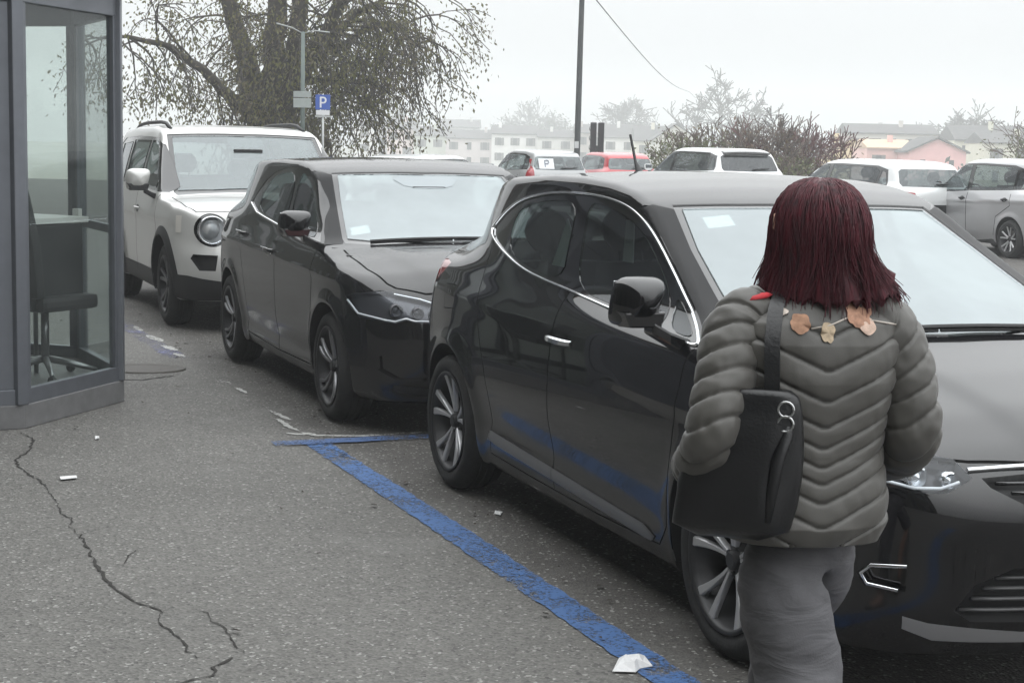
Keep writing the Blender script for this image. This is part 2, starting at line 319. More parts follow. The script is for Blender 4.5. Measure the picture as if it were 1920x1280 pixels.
class Body:
    def __init__(s, sp, dt=.03, nphi=100, extra=None):
        s.sp = sp; s.F = Field(sp); s.xf, s.xr, s.zc = sp['xf'], sp['xr'], sp['zc']
        s.dt, s.nphi = dt, nphi; s.phimin = R_(-42)
        s.t0 = s.xr-math.pi/2*KF; s.t1 = s.xf+math.pi/2*KF
        s.cons = []; s.regions = []
    def param(s, P):
        x, y, z = P; y = abs(y)
        if x > s.xf: dx = x-s.xf; return (s.xf+KF*math.atan2(dx, y), math.atan2(z-s.zc, math.hypot(dx, y)))
        if x < s.xr: dx = s.xr-x; return (s.xr-KF*math.atan2(dx, y), math.atan2(z-s.zc, math.hypot(dx, y)))
        return (x, math.atan2(z-s.zc, y))
    def rays(s, tp):
        t, ph = tp[:, 0], tp[:, 1]; n = len(tp); O = np.zeros((n, 3)); D = np.zeros((n, 3)); O[:, 2] = s.zc
        O[:, 0] = np.clip(t, s.xr, s.xf); a = np.where(t > s.xf, (t-s.xf)/KF, np.where(t < s.xr, (t-s.xr)/KF, 0))
        D[:, 0] = np.cos(ph)*np.sin(a); D[:, 1] = -np.cos(ph)*np.cos(a); D[:, 2] = np.sin(ph); return O, D
    def curve(s, pts, closed=True, step=.025):
        """view-coded points -> 3D points on the surface and (t, phi)"""
        P3 = []; TP = []; n = len(pts)
        seg = range(n if closed else n-1); raw = []
        for i in seg:
            a, b = pts[i], pts[(i+1) % n]
            if a[0] != b[0] or a[0] == 'p': raw.append(a); continue
            d = math.hypot(a[1]-b[1], a[2]-b[2]); m = max(1, int(math.ceil(d/step)))
            for k in range(m): raw.append((a[0], a[1]+(b[1]-a[1])*k/m, a[2]+(b[2]-a[2])*k/m))
        if not closed: raw.append(pts[-1])
        O = []; D = []
        for v in raw:
            if v[0] == 's': o, d = (v[1], 0, v[2]), (0, -1, 0)
            elif v[0] == 'f': o, d = (s.xf-.6, v[1], v[2]), (1, 0, 0)
            elif v[0] == 'r': o, d = (s.xr+.6, v[1], v[2]), (-1, 0, 0)
            elif v[0] == 't': o, d = (v[1], v[2], s.zc), (0, 0, 1)
            else: o, d = (0, 0, s.zc), (0, 0, 1)
            O.append(o); D.append(d)
        P = s.F.cast(np.array(O, float), np.array(D, float))
        for v, q in zip(raw, P):
            if v[0] == 'p': TP.append((v[1], v[2])); O_, D_ = s.rays(np.array([(v[1], v[2])])); P3.append(s.F.cast(O_, D_)[0])
            else: TP.append(s.param(q)); P3.append(q)
        return np.array(P3), np.array(TP)
    def region(s, name, pts, mat, depth=0.0, center=False, parent=None, round_=0, drop=False, skirt=True):
        if round_: pts = chaikin(pts, round_)
        P3, TP = s.curve(pts)
        TP[:, 0] = np.clip(TP[:, 0], s.t0, s.t1); TP[:, 1] = np.clip(TP[:, 1], s.phimin, math.pi/2)
        s.cons.append(TP); s.regions.append(dict(name=name, poly=TP, mat=mat, depth=depth, center=center, parent=parent, drop=drop, skirt=skirt, line=P3)); return P3
    def gap(s, pts, w=.007, closed=False, name='seam', mat_=None, depth=.012, center=False):
        """a thin strip along an open line, in one view"""
        v = pts[0][0]; q = np.array([p[1:] for p in pts], float)
        d = []; 
        for i in range(len(q)):
            t = q[min(i+1, len(q)-1)]-q[max(i-1, 0)]; t /= np.linalg.norm(t); d.append((-t[1], t[0]))
        d = np.array(d)*w/2; poly = [(v, *a) for a in (q+d)]+[(v, *a) for a in (q-d)[::-1]]
        return s.region(name, poly, mat_ or mat('seam_black', (.004, .004, .004), .8), depth, center=center, parent=None)
    def arch(s, hx, hz, r):
        pts = [('s', hx+r*math.cos(a), hz+r*math.sin(a)) for a in np.linspace(R_(-14), R_(194), 40)]
        xb, xa = hx-r*math.cos(R_(14)), hx+r*math.cos(R_(14))
        full = pts+[('p', xb, s.phimin), ('p', xa, s.phimin)]
        P = s.region('wheel_arch', full, None, drop=True)
        return np.array([s.F.pt(v) for v in pts])
    def build(s, root, bodymat, body_name='body'):
        F = s.F
        ts = np.linspace(s.t0, s.t1, int((s.t1-s.t0)/s.dt)); phs = np.linspace(s.phimin, math.pi/2, s.nphi)
        gt, gp = np.meshgrid(ts, phs, indexing='ij'); G = np.stack([gt.ravel(), gp.ravel()], 1)
        # no grid points right beside constraint points (keeps slivers away)
        cp = np.concatenate(s.cons) if s.cons else np.zeros((0, 2))
        if len(cp):
            cell = {}
            q = np.floor(cp/np.array([.012, .012])).astype(int)
            key = set(map(tuple, q)); gq = np.floor(G/np.array([.012, .012])).astype(int)
            keep = np.array([(tuple(a) not in key) for a in gq]); b_ = (G[:, 0] <= s.t0+1e-9) | (G[:, 0] >= s.t1-1e-9) | (G[:, 1] <= s.phimin+1e-9) | (G[:, 1] >= math.pi/2-1e-9)
            G = G[keep | b_]
        verts = [Vector((a, b)) for a, b in G]; edges = []
        for c in s.cons:
            n0 = len(verts); verts += [Vector((a, b)) for a, b in c]; n = len(c); edges += [(n0+i, n0+(i+1) % n) for i in range(n)]
        vo, eo, fo, *_ = delaunay_2d_cdt(verts, edges, [], 0, 1e-5)
        TP = np.array([(v.x, v.y) for v in vo]); O, D = s.rays(TP); P = F.cast(O, D)
        P[np.abs(P[:, 1]) < 2e-4, 1] = 0
        tri = np.array([f for f in fo if len(f) == 3]); Nn = F.grad(P - np.array([0, 1e-6, 0]))
        edge0 = (P[:, 1] > -1e-3); Nn[edge0, 1] = 0; Nn /= np.linalg.norm(Nn, axis=1, keepdims=True)
        fn = np.cross(P[tri[:, 1]]-P[tri[:, 0]], P[tri[:, 2]]-P[tri[:, 0]]); ar = np.linalg.norm(fn, axis=1)
        flip = (fn*Nn[tri].mean(1)).sum(1) < 0; tri[flip] = tri[flip][:, ::-1]; tri = tri[ar > 1e-9]
        ce = TP[tri].mean(1); lab = np.full(len(tri), -1)
        for i, r in enumerate(s.regions):
            m = inside(r['poly'], ce) & (lab < 0); lab[m] = i
        def make(name, T, mt, depth, center, parent, skirt):
            ids, inv = np.unique(T, return_inverse=True); T2 = inv.reshape(T.shape); V = P[ids]; Nr = Nn[ids]; V2 = V-Nr*depth
            faces = [tuple(f) for f in T2]; nv = len(V2); vv = V2; nn = Nr
            if depth and skirt:
                from collections import Counter
                ec = Counter(); 
                for f in faces:
                    for a, b in ((f[0], f[1]), (f[1], f[2]), (f[2], f[0])): ec[(min(a, b), max(a, b))] += 1
                be = [(a, b) for f in faces for a, b in ((f[0], f[1]), (f[1], f[2]), (f[2], f[0])) if ec[(min(a, b), max(a, b))] == 1 and not (abs(V[a][1]) < 1e-3 and abs(V[b][1]) < 1e-3)]
                bv = sorted({i for e in be for i in e}); mp = {b: nv+k for k, b in enumerate(bv)}
                vv = np.concatenate([V2, V[bv]]) if bv else V2; nn = np.concatenate([Nr, Nr[bv]]) if bv else Nr
                faces += [(a, mp[a], mp[b], b) for a, b in be]
            out = []
            fl = lambda a: a*np.array([1, -1, 1])
            if center:
                n = len(vv); V3 = np.concatenate([vv, fl(vv)]); N3 = np.concatenate([nn, fl(nn)]); f3 = faces+[tuple(i+n for i in f[::-1]) for f in faces]
                out.append(mesh(name, V3, f3, mt, parent[0], True, N3))
            else:
                out.append(mesh(name, vv, faces, mt, parent[0], True, nn)); out.append(mesh(name, fl(vv), [f[::-1] for f in faces], mt, parent[1], True, fl(nn)))
            return out
        made = {}
        made['body'] = make(body_name, tri[lab == -1], bodymat, 0, True, (root, root), False)
        seam = None; seams = []
        for i, r in sorted(enumerate(s.regions), key=lambda q: (q[1]['parent'] is not None, q[0])):
            T = tri[lab == i]
            if r['drop'] or len(T) == 0: continue
            if r['name'] == 'seam': seams.append(T); continue
            pr = (root, root)
            if r['parent']:
                q = made[r['parent']]; pr = (q[0], q[-1])
            made.setdefault(r['name'], []).extend(make(r['name'].split('#')[0], T, r['mat'], r['depth'], r['center'], pr, r['skirt']))
        for T in seams: make('seam', T, mat('seam_black', (.004, .004, .004), .8), .012, False, (root, root), True)
        s.made = made; return made
    def strip(s, name, line, mt, parent, w=.008, h=.006, off=.002, closed=True, both=True):
        """a moulding that follows a line lying on the surface"""
        L3 = np.array(line); Nn = s.F.grad(L3); n = len(L3); outs = []
        for sg in ((1, -1) if both else (1,)):
            rings = []
            for i in range(n):
                a = L3[(i-1) % n if closed else max(i-1, 0)]; b = L3[(i+1) % n if closed else min(i+1, n-1)]; t = b-a; t /= max(np.linalg.norm(t), 1e-9); nr = Nn[i]; sd_ = np.cross(t, nr); c = L3[i]
                r = [c-sd_*w/2-nr*.003, c-sd_*w/2+nr*(off+h*.5), c-sd_*w*.25+nr*(off+h), c+sd_*w*.25+nr*(off+h), c+sd_*w/2+nr*(off+h*.5), c+sd_*w/2-nr*.003]
                rings.append([(p[0], p[1]*sg, p[2]) for p in r])
            m = MB()
            if closed: rings.append(rings[0])
            m.loft(rings, cap=not closed); o = m.build(name, mt, parent if not isinstance(parent, (list, tuple)) else parent[0 if sg == 1 else -1], smooth=True); o.data.set_sharp_from_angle(angle=R_(50)); outs.append(o)
        return outs

def wheel(parent, x, y, z, rt, rr, side, style, mats, steer=0.0, width=.205):
    """road wheel: tyre, rim and spokes; side -1 = right"""
    tyre_m, face_m, dark_m = mats
    w = empty('wheel', (x, y, z), 0 if side < 0 else math.pi, parent); w.rotation_euler[2] += steer
    hw = width/2  # outer face at -y
    t = MB(); ws = rt-rr
    prof = [(rr-.012, -hw+.03), (rr+.004, -hw+.012), (rr+.012, -hw+.004), (rr+ws*.3, -hw-.004), (rr+ws*.55, -hw-.006), (rr+ws*.8, -hw+.006), (rt-.012, -hw+.018), (rt-.003, -hw+.034), (rt, -hw+.055)]
    for g in (-.035, 0, .035): prof += [(rt, g-.006), (rt-.007, g-.004), (rt-.007, g+.004), (rt, g+.006)]
    prof += [(rt, hw-.055), (rt-.012, hw-.018), (rr+ws*.5, hw+.004), (rr-.012, hw-.03)]
    t.lathe(prof, 56); t.build('tyre', tyre_m, w, smooth=True).data.set_sharp_from_angle(angle=R_(45))
    # rim: barrel + lip
    b = MB(); b.lathe([(rr+.008, -hw+.006), (rr+.010, -hw-.001), (rr+.003, -hw-.003), (rr-.006, -hw+.003), (rr-.012, -hw+.022), (rr-.03, -hw+.05), (rr-.035, hw-.03), (.0, hw-.035)], 56)
    rim = b.build('rim', dark_m, w, smooth=True, auto=40)
    ring = MB(); ring.lathe([(rr+.009, -hw-.0015), (rr+.004, -hw-.005), (rr-.007, -hw+.001), (rr-.013, -hw+.018)], 56); ring.build('rim_lip', style.get('lip', dark_m), w, smooth=True)
    disc = MB(); disc.lathe([(.07, -.002), (.135, -.002), (.135, .012), (.07, .012)], 32, closed_prof=True); disc.build('brake_disc', mat('brake_steel', (.22, .21, .20), .45, .9), w, auto=40)
    hub = MB(); hub.lathe([(.0, -hw+.022), (.024, -hw+.022), (.030, -hw+.027), (.034, -hw+.045), (.062, -hw+.05), (.07, -hw+.075), (.0, -hw+.08)], 28); hub.build('hub_cap', dark_m if style.get('darkhub', True) else face_m, w, smooth=True, auto=30)
    def spoke(mb, a0, a1, w0, w1, r0=.045, r1=None, dish=.026, thick=.022, bend=0.0):
        r1 = r1 or rr-.004; rings = []; n = 7
        for i in range(n):
            u = i/(n-1); r = r0+(r1-r0)*u; a = a0+(a1-a0)*u+bend*math.sin(math.pi*u); wd = w0+(w1-w0)*(u**1.6)
            yf = -hw+.004+dish*(1-u)**1.2+.012*math.sin(math.pi*u)*.4
            c = (r*math.cos(a), r*math.sin(a)); td = (-math.sin(a), math.cos(a)); th = thick*(1-.3*u)
            q = [(-wd*.5, yf+th), (-wd*.5, yf+.004), (-wd*.36, yf), (wd*.36, yf), (wd*.5, yf+.004), (wd*.5, yf+th)]
            rings.append([(c[0]+td[0]*k, yy, c[1]+td[1]*k) for k, yy in q])
        mb.loft(rings)
    for g in range(style['n']):
        a = 2*math.pi*g/style['n']+style.get('rot', .3)
        for (h0, h1, w0, w1, bd) in style['spokes']:
            m = MB(); spoke(m, a+h0, a+h1, w0, w1, bend=bd, dish=style.get('dish', .026)); m.build('spoke', face_m, w, smooth=True, auto=35)
    for g in range(5 if style.get('nuts', True) else 0):
        nuts = MB(); a = 2*math.pi*g/5+.6; nuts.tube([(.05*math.cos(a), -hw+.05, .05*math.sin(a)), (.05*math.cos(a), -hw+.038, .05*math.sin(a))], .008, 6); nuts.build('wheel_bolt', mat('bolt_steel', (.2, .2, .2), .4, .8), w)
    return w
def well(root, body, arc, hx, hz, r):
    """dark liner inside a wheel arch plus the folded lip of the wing, both sides"""
    lm = mat('liner_black', (.008, .008, .008), .9)
    for sg in (1, -1):
        m = MB(); n = len(arc); out = [(p[0], sg*(p[1]+.004), p[2]) for p in arc]; inn = [(p[0], -sg*.52, p[2]) for p in arc]
        m.loft([out, inn], cap=False, closed=False); m.add(inn, [tuple(range(n))])
        m.build('wheel_liner', lm, root, smooth=True)
def seat(name, x, y, z, mt, parent, w=.50, headrest=True, lean=.30, h=.62):
    s_ = empty(name, (x, y, z), 0, parent)
    b = MB()
    rings = []
    for u in np.linspace(0, 1, 7):
        zz = .12+h*u; xx = -.18-lean*u*h; ww = w*(.92+.12*math.sin(math.pi*min(1, u*1.1)))*(1-.18*u*u); t = .13-.04*u
        rings.append([(xx-t*.6, -ww*.42, zz), (xx-t*.75, 0, zz), (xx-t*.6, ww*.42, zz), (xx+t*.1, ww*.5, zz), (xx+t*.6, ww*.40, zz), (xx+t*.35, 0, zz), (xx+t*.6, -ww*.40, zz), (xx+t*.1, -ww*.5, zz)])
    b.loft(rings); b.build('backrest', mt, s_, smooth=True, auto=60)
    c = MB(); rings = []
    for u in np.linspace(0, 1, 6):
        xx = -.24+.52*u; ww = w*(.95+.05*u); t = .14; zz = .08+.05*u
        rings.append([(xx, -ww*.5, zz-t*.6), (xx, ww*.5, zz-t*.6), (xx, ww*.5, zz+t*.35), (xx, ww*.3, zz+t*.2), (xx, -ww*.3, zz+t*.2), (xx, -ww*.5, zz+t*.35)])
    c.loft(rings); c.build('cushion', mt, s_, smooth=True, auto=60)
    if headrest:
        hm = MB(); xx = -.20-lean*(h+.17); zz = .12+h+.13; rings = []
        for u in np.linspace(0, 1, 5):
            k = math.sin(math.pi*(.12+.76*u)); rings.append([(xx+(.055*k)*math.cos(a)-lean*.2*(u-.5)*.18, .13*k**.5*math.sin(a), zz+(u-.5)*.18) for a in np.linspace(0, 2*math.pi, 10, endpoint=False)])
        hm.loft(rings); hm.tube([(xx, -.05, zz-.06), (xx+.02, -.05, zz-.16)], .007, 6); hm.tube([(xx, .05, zz-.06), (xx+.02, .05, zz-.16)], .007, 6); hm.build('headrest', mt, s_, smooth=True, auto=60)
    return s_
def interior(root, dash_x, dash_z, seat_x, w=.74, steer_y=.36, cloth=None, rear=True, zf=.30):
    cl_ = cloth or mat('seat_cloth', (.035, .035, .038), .9, bump=.2, bscale=200); pl = mat('dash_plastic', (.02, .02, .022), .6, bump=.1, bscale=300)
    for y in (-.36, .36): seat('seat', seat_x, y, zf+.06, cl_, root)
    if rear:
        for y in (-.36, .36): seat('rear_seat', seat_x-.88, y, zf+.10, cl_, root, w=.62, h=.52)
    m = MB(); rings = []
    for y in np.linspace(-w, w, 13):
        k = 1-.08*(y/w)**2; b = .03*math.exp(-((y-steer_y)/.2)**2)
        rings.append([(dash_x+.30, y, dash_z-.02), (dash_x+.02, y, dash_z+b), (dash_x-.10, y, dash_z-.02+b), (dash_x-.16*k, y, dash_z-.12), (dash_x-.06, y, dash_z-.32), (dash_x+.30, y, dash_z-.36)])
    m.loft(rings); m.build('dashboard', pl, root, smooth=True, auto=35)
    sw = MB(); c = Vector((dash_x-.28, steer_y, dash_z-.04)); pts = []
    for k in range(25):
        a = 2*math.pi*k/24; pts.append(c+Vector((-.07*math.sin(a)-.0, .18*math.cos(a), .17*math.sin(a))))
    sw.tube(pts, .014, 8, cap=False); sw.box(c, (.05, .30, .05)); sw.box(c+Vector((.1, 0, -.04)), (.2, .06, .06)); sw.build('steering_wheel', pl, root, smooth=True, auto=40)
    fl = MB(); fl.box((.05, 0, zf-.05), (1.75, 1.5, .10)); fl.box((0, 0, zf-.06), (3.4, 1.06, .08)); fl.build('floor_pan', mat('liner_black', (.008, .008, .008), .9), root)
    ms = MB(); 
    return
def mirror(root, base, mt, dark, sx=.20, sy=.20, sz=.145):
    """door mirror; base = point on the door (right side); housing outboard, reflecting face to the rear"""
    bx, by, bz = base
    for sg in (1, -1):
        h = MB(); rings = []; cy_, cz_ = by-.035-sy/2, bz+.045+sz/2*.8
        for u in np.linspace(0, 1, 12):
            k = max(.04, math.sqrt(max(0, 1-u**2.4))); cx = bx-.07+sx*.62*u; ring = []
            for a in np.linspace(0, 2*math.pi, 24, endpoint=False):
                c, s_ = math.cos(a), math.sin(a); e = .52
                yy = (abs(c)**e)*(1 if c > 0 else -1); zz = (abs(s_)**e)*(1 if s_ > 0 else -1)
                ring.append((cx+.02*zz*(1-u), sg*(cy_+yy*sy*.5*k*(1+.10*zz)+.012*zz), cz_+zz*sz*.5*k+.012*(1-k)-.02*yy*0))
            rings.append(ring)
        h.loft(rings); ho = h.build('mirror', mt, root, smooth=True, auto=50)
        g = MB(); g.box((bx-.074, sg*cy_, cz_), (.006, sy*.84, sz*.80)); g.build('mirror_glass', mat('mirror_silver', (.7, .72, .74), .02, 1.0), ho, bevel=.002)
        ck = MB(); ck.loft([[(bx-.055+.004*0, sg*(cy_+y_*sy*.5*1.02), cz_-sz*.5*f_) for y_, f_ in ((-1, .30), (1, .30), (.8, 1.0), (-.7, 1.0))], [(bx+.03, sg*(cy_+y_*sy*.5*.9), cz_-sz*.5*f_) for y_, f_ in ((-1, .35), (1, .35), (.8, .98), (-.7, .95))]]); ck.build('mirror_skirt', dark, ho, bevel=.006)
        s2 = MB(); rq = lambda x, y, z, w_, t_: [(x-w_, sg*y, z-t_), (x+w_, sg*y, z-t_), (x+w_, sg*y, z+t_), (x-w_, sg*y, z+t_)]
        s2.loft([rq(bx+.02, by+.03, bz-.035, .05, .03), rq(bx+.005, by-.03, bz-.005, .04, .022), rq(bx-.005, by-.09, bz+.03, .035, .022)]); s2.build('mirror_arm', dark, ho, bevel=.008)
def handle(body, made, x, z, ln, chrome, parent, dark):
    """pull handle standing off a dished recess"""
    F = body.F
    for sg, par in ((1, parent[0]), (-1, parent[-1])):
        m = MB(); rings = []
        for u in np.linspace(0, 1, 9):
            xx = x-ln/2+ln*u; q = F.pt(('s', xx, z)); o = .012+.024*math.sin(math.pi*u)**.6; hh = .011+.003*math.sin(math.pi*u)
            rings.append([(xx, sg*(q[1]-o+.010), z-hh), (xx, sg*(q[1]-o+.010), z+hh), (xx, sg*(q[1]-o), z+hh*.6), (xx, sg*(q[1]-o), z-hh*.6)])
        m.loft(rings); m.build('handle', chrome, par, smooth=True, auto=50)
        d = MB(); c = F.pt(('s', x, z-.004)); n = F.grad(np.array([c]))[0]
        pts = [(x+ln*.36*math.cos(a), z-.004+.034*math.sin(a)) for a in np.linspace(0, 2*math.pi, 20, endpoint=False)]
        d.add([(p[0], sg*(F.pt(('s', p[0], p[1]))[1]-.0015), p[1]) for p in pts], [tuple(range(20))]); d.build('handle_recess', dark, par)
# ------------------------------------------------------------------ ground
LINE_A, LINE_B = on_ground(598, 834), on_ground(1250, 1268)       # kerb-side edge of the parking bays, a blue line
LD = (LINE_B-LINE_A).normalized(); LN = Vector((-LD.y, LD.x, 0))   # LN points to the car side
if LN.x < 0: LN = -LN
def asphalt(name, worn=None):
    """grey asphalt with pale and dark chips; the bay side of the line is darker and browner with oil and tyre dirt"""
    m = bpy.data.materials.new(name); m.use_nodes = True; t = m.node_tree; b = t.nodes['Principled BSDF']; k = t.links.new
    ge = N(t, 'ShaderNodeNewGeometry'); pos = ge.outputs['Position']
    def noise_(sc, det=4, rough=.6): n = N(t, 'ShaderNodeTexNoise'); n.inputs['Scale'].default_value = sc; n.inputs['Detail'].default_value = det; n.inputs['Roughness'].default_value = rough; k(pos, n.inputs['Vector']); return n.outputs['Fac']
    def rng(v, a, b_, c, d): r = N(t, 'ShaderNodeMapRange'); k(v, r.inputs['Value']); r.inputs['From Min'].default_value = a; r.inputs['From Max'].default_value = b_; r.inputs['To Min'].default_value = c; r.inputs['To Max'].default_value = d; return r.outputs[0]
    def mixc(f, a, b_):
        n = N(t, 'ShaderNodeMix', data_type='RGBA'); 
        if hasattr(f, 'is_linked'): k(f, n.inputs[0])
        else: n.inputs[0].default_value = f
        for i, c in ((6, a), (7, b_)):
            if isinstance(c, tuple): n.inputs[i].default_value = (*c, 1)
            else: k(c, n.inputs[i])
        return n.outputs[2]
    # signed distance to the line
    dt = N(t, 'ShaderNodeVectorMath', operation='DOT_PRODUCT'); k(pos, dt.inputs[0]); dt.inputs[1].default_value = LN
    sb = N(t, 'ShaderNodeMath', operation='SUBTRACT'); k(dt.outputs['Value'], sb.inputs[0]); sb.inputs[1].default_value = LN.dot(LINE_A)
    wob = rng(noise_(1.3), .3, .7, -.12, .12); ad = N(t, 'ShaderNodeMath', operation='ADD'); k(sb.outputs[0], ad.inputs[0]); k(wob, ad.inputs[1])
    lane = rng(ad.outputs[0], -.12, .22, 0, 1)
    far = N(t, 'ShaderNodeMath', operation='LESS_THAN'); k(sb.outputs[0], far.inputs[0]); far.inputs[1].default_value = 6.5
    base = mixc(rng(noise_(.55, 7, .72), .32, .68, 0, 1), (.136, .132, .124), (.098, .095, .089))
    lanec = mixc(rng(noise_(1.7, 6, .7), .3, .7, 0, 1), (.080, .075, .069), (.052, .049, .046))
    c = mixc(lane, base, lanec)
    vo = N(t, 'ShaderNodeTexVoronoi'); vo.inputs['Scale'].default_value = 105; k(pos, vo.inputs['Vector'])
    sv = N(t, 'ShaderNodeSeparateColor'); k(vo.outputs['Color'], sv.inputs[0])
    mul = N(t, 'ShaderNodeMix', data_type='RGBA', blend_type='MULTIPLY'); mul.inputs[0].default_value = 1
    chip = rng(sv.outputs['Red'], 0, 1, .74, 1.26); cmb = N(t, 'ShaderNodeCombineColor'); k(chip, cmb.inputs[0]); k(chip, cmb.inputs[1]); k(chip, cmb.inputs[2]); k(c, mul.inputs[6]); k(cmb.outputs[0], mul.inputs[7]); c = mul.outputs[2]
    c = mixc(rng(sv.outputs['Green'], .955, .96, 0, .55), c, (.36, .36, .34))
    c = mixc(rng(sv.outputs['Blue'], .93, .94, 0, .5), c, (.03, .03, .03))
    c = mixc(rng(noise_(6, 5, .8), .66, .74, 0, .45), c, (.04, .038, .036))
    c = mixc(rng(noise_(1.1, 4, .6), .60, .72, 0, .38), c, (.20, .196, .188))
    c = mixc(rng(noise_(.8, 5, .65), .60, .70, 0, .34), c, (.060, .057, .053))
    k(c, b.inputs['Base Color']); b.inputs['Roughness'].default_value = .82; b.inputs['Specular IOR Level'].default_value = .35
    bp = N(t, 'ShaderNodeBump'); bp.inputs['Strength'].default_value = .55; bp.inputs['Distance'].default_value = .006
    k(vo.outputs['Distance'], bp.inputs['Height']); k(bp.outputs[0], b.inputs['Normal'])
    return m
def road_paint(name, color, wear=.5, scale=14, edge=.5):
    """thin worn road paint: the asphalt shows through where it has rubbed off"""
    m = bpy.data.materials.new(name); m.use_nodes = True; t = m.node_tree; b = t.nodes['Principled BSDF']; k = t.links.new; out = t.nodes['Material Output']
    ge = N(t, 'ShaderNodeNewGeometry'); n1 = N(t, 'ShaderNodeTexNoise'); n1.inputs['Scale'].default_value = scale; n1.inputs['Detail'].default_value = 9; n1.inputs['Roughness'].default_value = .8; k(ge.outputs['Position'], n1.inputs['Vector'])
    n2 = N(t, 'ShaderNodeTexNoise'); n2.inputs['Scale'].default_value = 2.2; n2.inputs['Detail'].default_value = 3; k(ge.outputs['Position'], n2.inputs['Vector'])
    vo = N(t, 'ShaderNodeTexVoronoi'); vo.inputs['Scale'].default_value = 105; k(ge.outputs['Position'], vo.inputs['Vector']); sv = N(t, 'ShaderNodeSeparateColor'); k(vo.outputs['Color'], sv.inputs[0])
    a1 = N(t, 'ShaderNodeMath', operation='ADD'); k(n1.outputs['Fac'], a1.inputs[0]); k(n2.outputs['Fac'], a1.inputs[1])
    a2 = N(t, 'ShaderNodeMath', operation='MULTIPLY_ADD'); k(sv.outputs['Red'], a2.inputs[0]); a2.inputs[1].default_value = .32; k(a1.outputs[0], a2.inputs[2])
    mr = N(t, 'ShaderNodeMapRange'); k(a2.outputs[0], mr.inputs['Value']); mr.inputs['From Min'].default_value = 1.28-wear*.5; mr.inputs['From Max'].default_value = 1.55-wear*.5; mr.inputs['To Min'].default_value = .96; mr.inputs['To Max'].default_value = .0
    mi = N(t, 'ShaderNodeMix', data_type='RGBA'); mi.inputs[6].default_value = (*color, 1); mi.inputs[7].default_value = (*[c*.55+.02 for c in color], 1); k(n1.outputs['Fac'], mi.inputs[0]); k(mi.outputs[2], b.inputs['Base Color']); b.inputs['Roughness'].default_value = .7
    tr = N(t, 'ShaderNodeBsdfTransparent'); ms = N(t, 'ShaderNodeMixShader'); k(mr.outputs[0], ms.inputs[0]); k(tr.outputs[0], ms.inputs[1]); k(b.outputs[0], ms.inputs[2]); k(ms.outputs[0], out.inputs['Surface'])
    return m
ASPH = asphalt('asphalt')
m = MB(); m.add([(-70, -40, 0), (90, -40, 0), (90, 58, 0), (-70, 58, 0)], [(0, 1, 2, 3)]); ROAD = m.build('road', ASPH); tag(ROAD, kind='structure')
# the land: a bank drops behind the car park to the low river side where the far houses stand
m = MB(); xs = np.linspace(-900, 900, 25); ys = [(-60, -.05), (58, -.05), (60, -.15), (66, -2.2), (74, -5.2), (90, -5.5), (600, -5.5), (1800, -5.5)]
m.loft([[(x, y, z) for x in xs] for y, z in ys], cap=False, closed=False); o = m.build('ground', mat('bank_grass', (.075, .085, .045), .95, color2=(.11, .10, .07), vscale=.3, bump=.6, bscale=3)); tag(o, kind='structure')
def ribbon(name, pts, w, z, mt, parent=None, jitter=.0, step=.05, seed=1, ends=1.0):
    """flat strip along ground points with uneven edges; w constant or (w0, w1)"""
    rn = random.Random(seed); P = []
    for a, b in zip(pts[:-1], pts[1:]):
        n = max(1, int((b-a).length/step)); P += [a+(b-a)*(i/n) for i in range(n)]
    P.append(pts[-1]); Lf, Rt = [], []
    for i, p in enumerate(P):
        t = (P[min(i+1, len(P)-1)]-P[max(i-1, 0)]).normalized(); s = Vector((-t.y, t.x, 0)); u = i/max(1, len(P)-1)
        ww = w if not isinstance(w, tuple) else w[0]+(w[1]-w[0])*u
        if ends < 1: ww *= ends+(1-ends)*math.sin(math.pi*min(max(u, .02), .98))**.5
        Lf.append(p+s*(ww/2+rn.uniform(-1, 1)*jitter)); Rt.append(p-s*(ww/2+rn.uniform(-1, 1)*jitter))
    m = MB(); m.loft([[(p.x, p.y, z) for p in Lf], [(p.x, p.y, z) for p in Rt]], cap=False, closed=False)
    return m.build(name, mt, parent)
BLUE = road_paint('blue_line_paint', (.042, .125, .32), .36)
BLUE2 = road_paint('blue_divider_paint', (.055, .115, .27), .24)
BLUE_FADED = road_paint('faded_blue_paint', (.16, .17, .30), .75)
WHITEP = road_paint('white_line_paint', (.46, .46, .44), .30, 22)
ends = on_ground(590, 828); far_end = LINE_A+LD*6.5
o = ribbon('parking_line', [ends, LINE_A, LINE_A+(LINE_B-LINE_A)*.5+LN*.012, LINE_B, far_end], .135, .005, BLUE, None, .006); tag(o, kind='structure')
o = ribbon('bay_divider_line', [on_ground(512, 834), on_ground(600, 830), on_ground(800, 820), on_ground(800, 820)+LN*1.2], .12, .009, BLUE2, None, .006); tag(o, kind='structure')
o = ribbon('old_bay_line', [on_ground(590, 817), on_ground(680, 818), on_ground(800, 811)], .045, .004, WHITEP, None, .008); tag(o, kind='structure')
for i, (q, w) in enumerate([([(505, 770), (528, 781), (545, 788)], .03), ([(520, 786), (545, 803), (562, 809)], .035), ([(538, 813), (572, 816)], .045), ([(568, 812), (598, 818)], .05), ([(405, 713), (432, 720)], .06), ([(445, 728), (462, 738)], .03), ([(252, 612), (265, 621)], .05), ([(276, 629), (304, 641)], .08), ([(305, 648), (332, 658)], .07), ([(328, 663), (345, 670)], .06)]):
    o = ribbon('old_paint_mark', [on_ground(*p) for p in q], w, .0045, WHITEP, None, .007, .03, i, .2); tag(o, kind='structure')
o = ribbon('faded_blue_line', [on_ground(225, 605), on_ground(335, 672)], .14, .0038, BLUE_FADED, None, .02); tag(o, kind='structure')
CRACK = mat('crack_dark', (.022, .020, .018), .95)
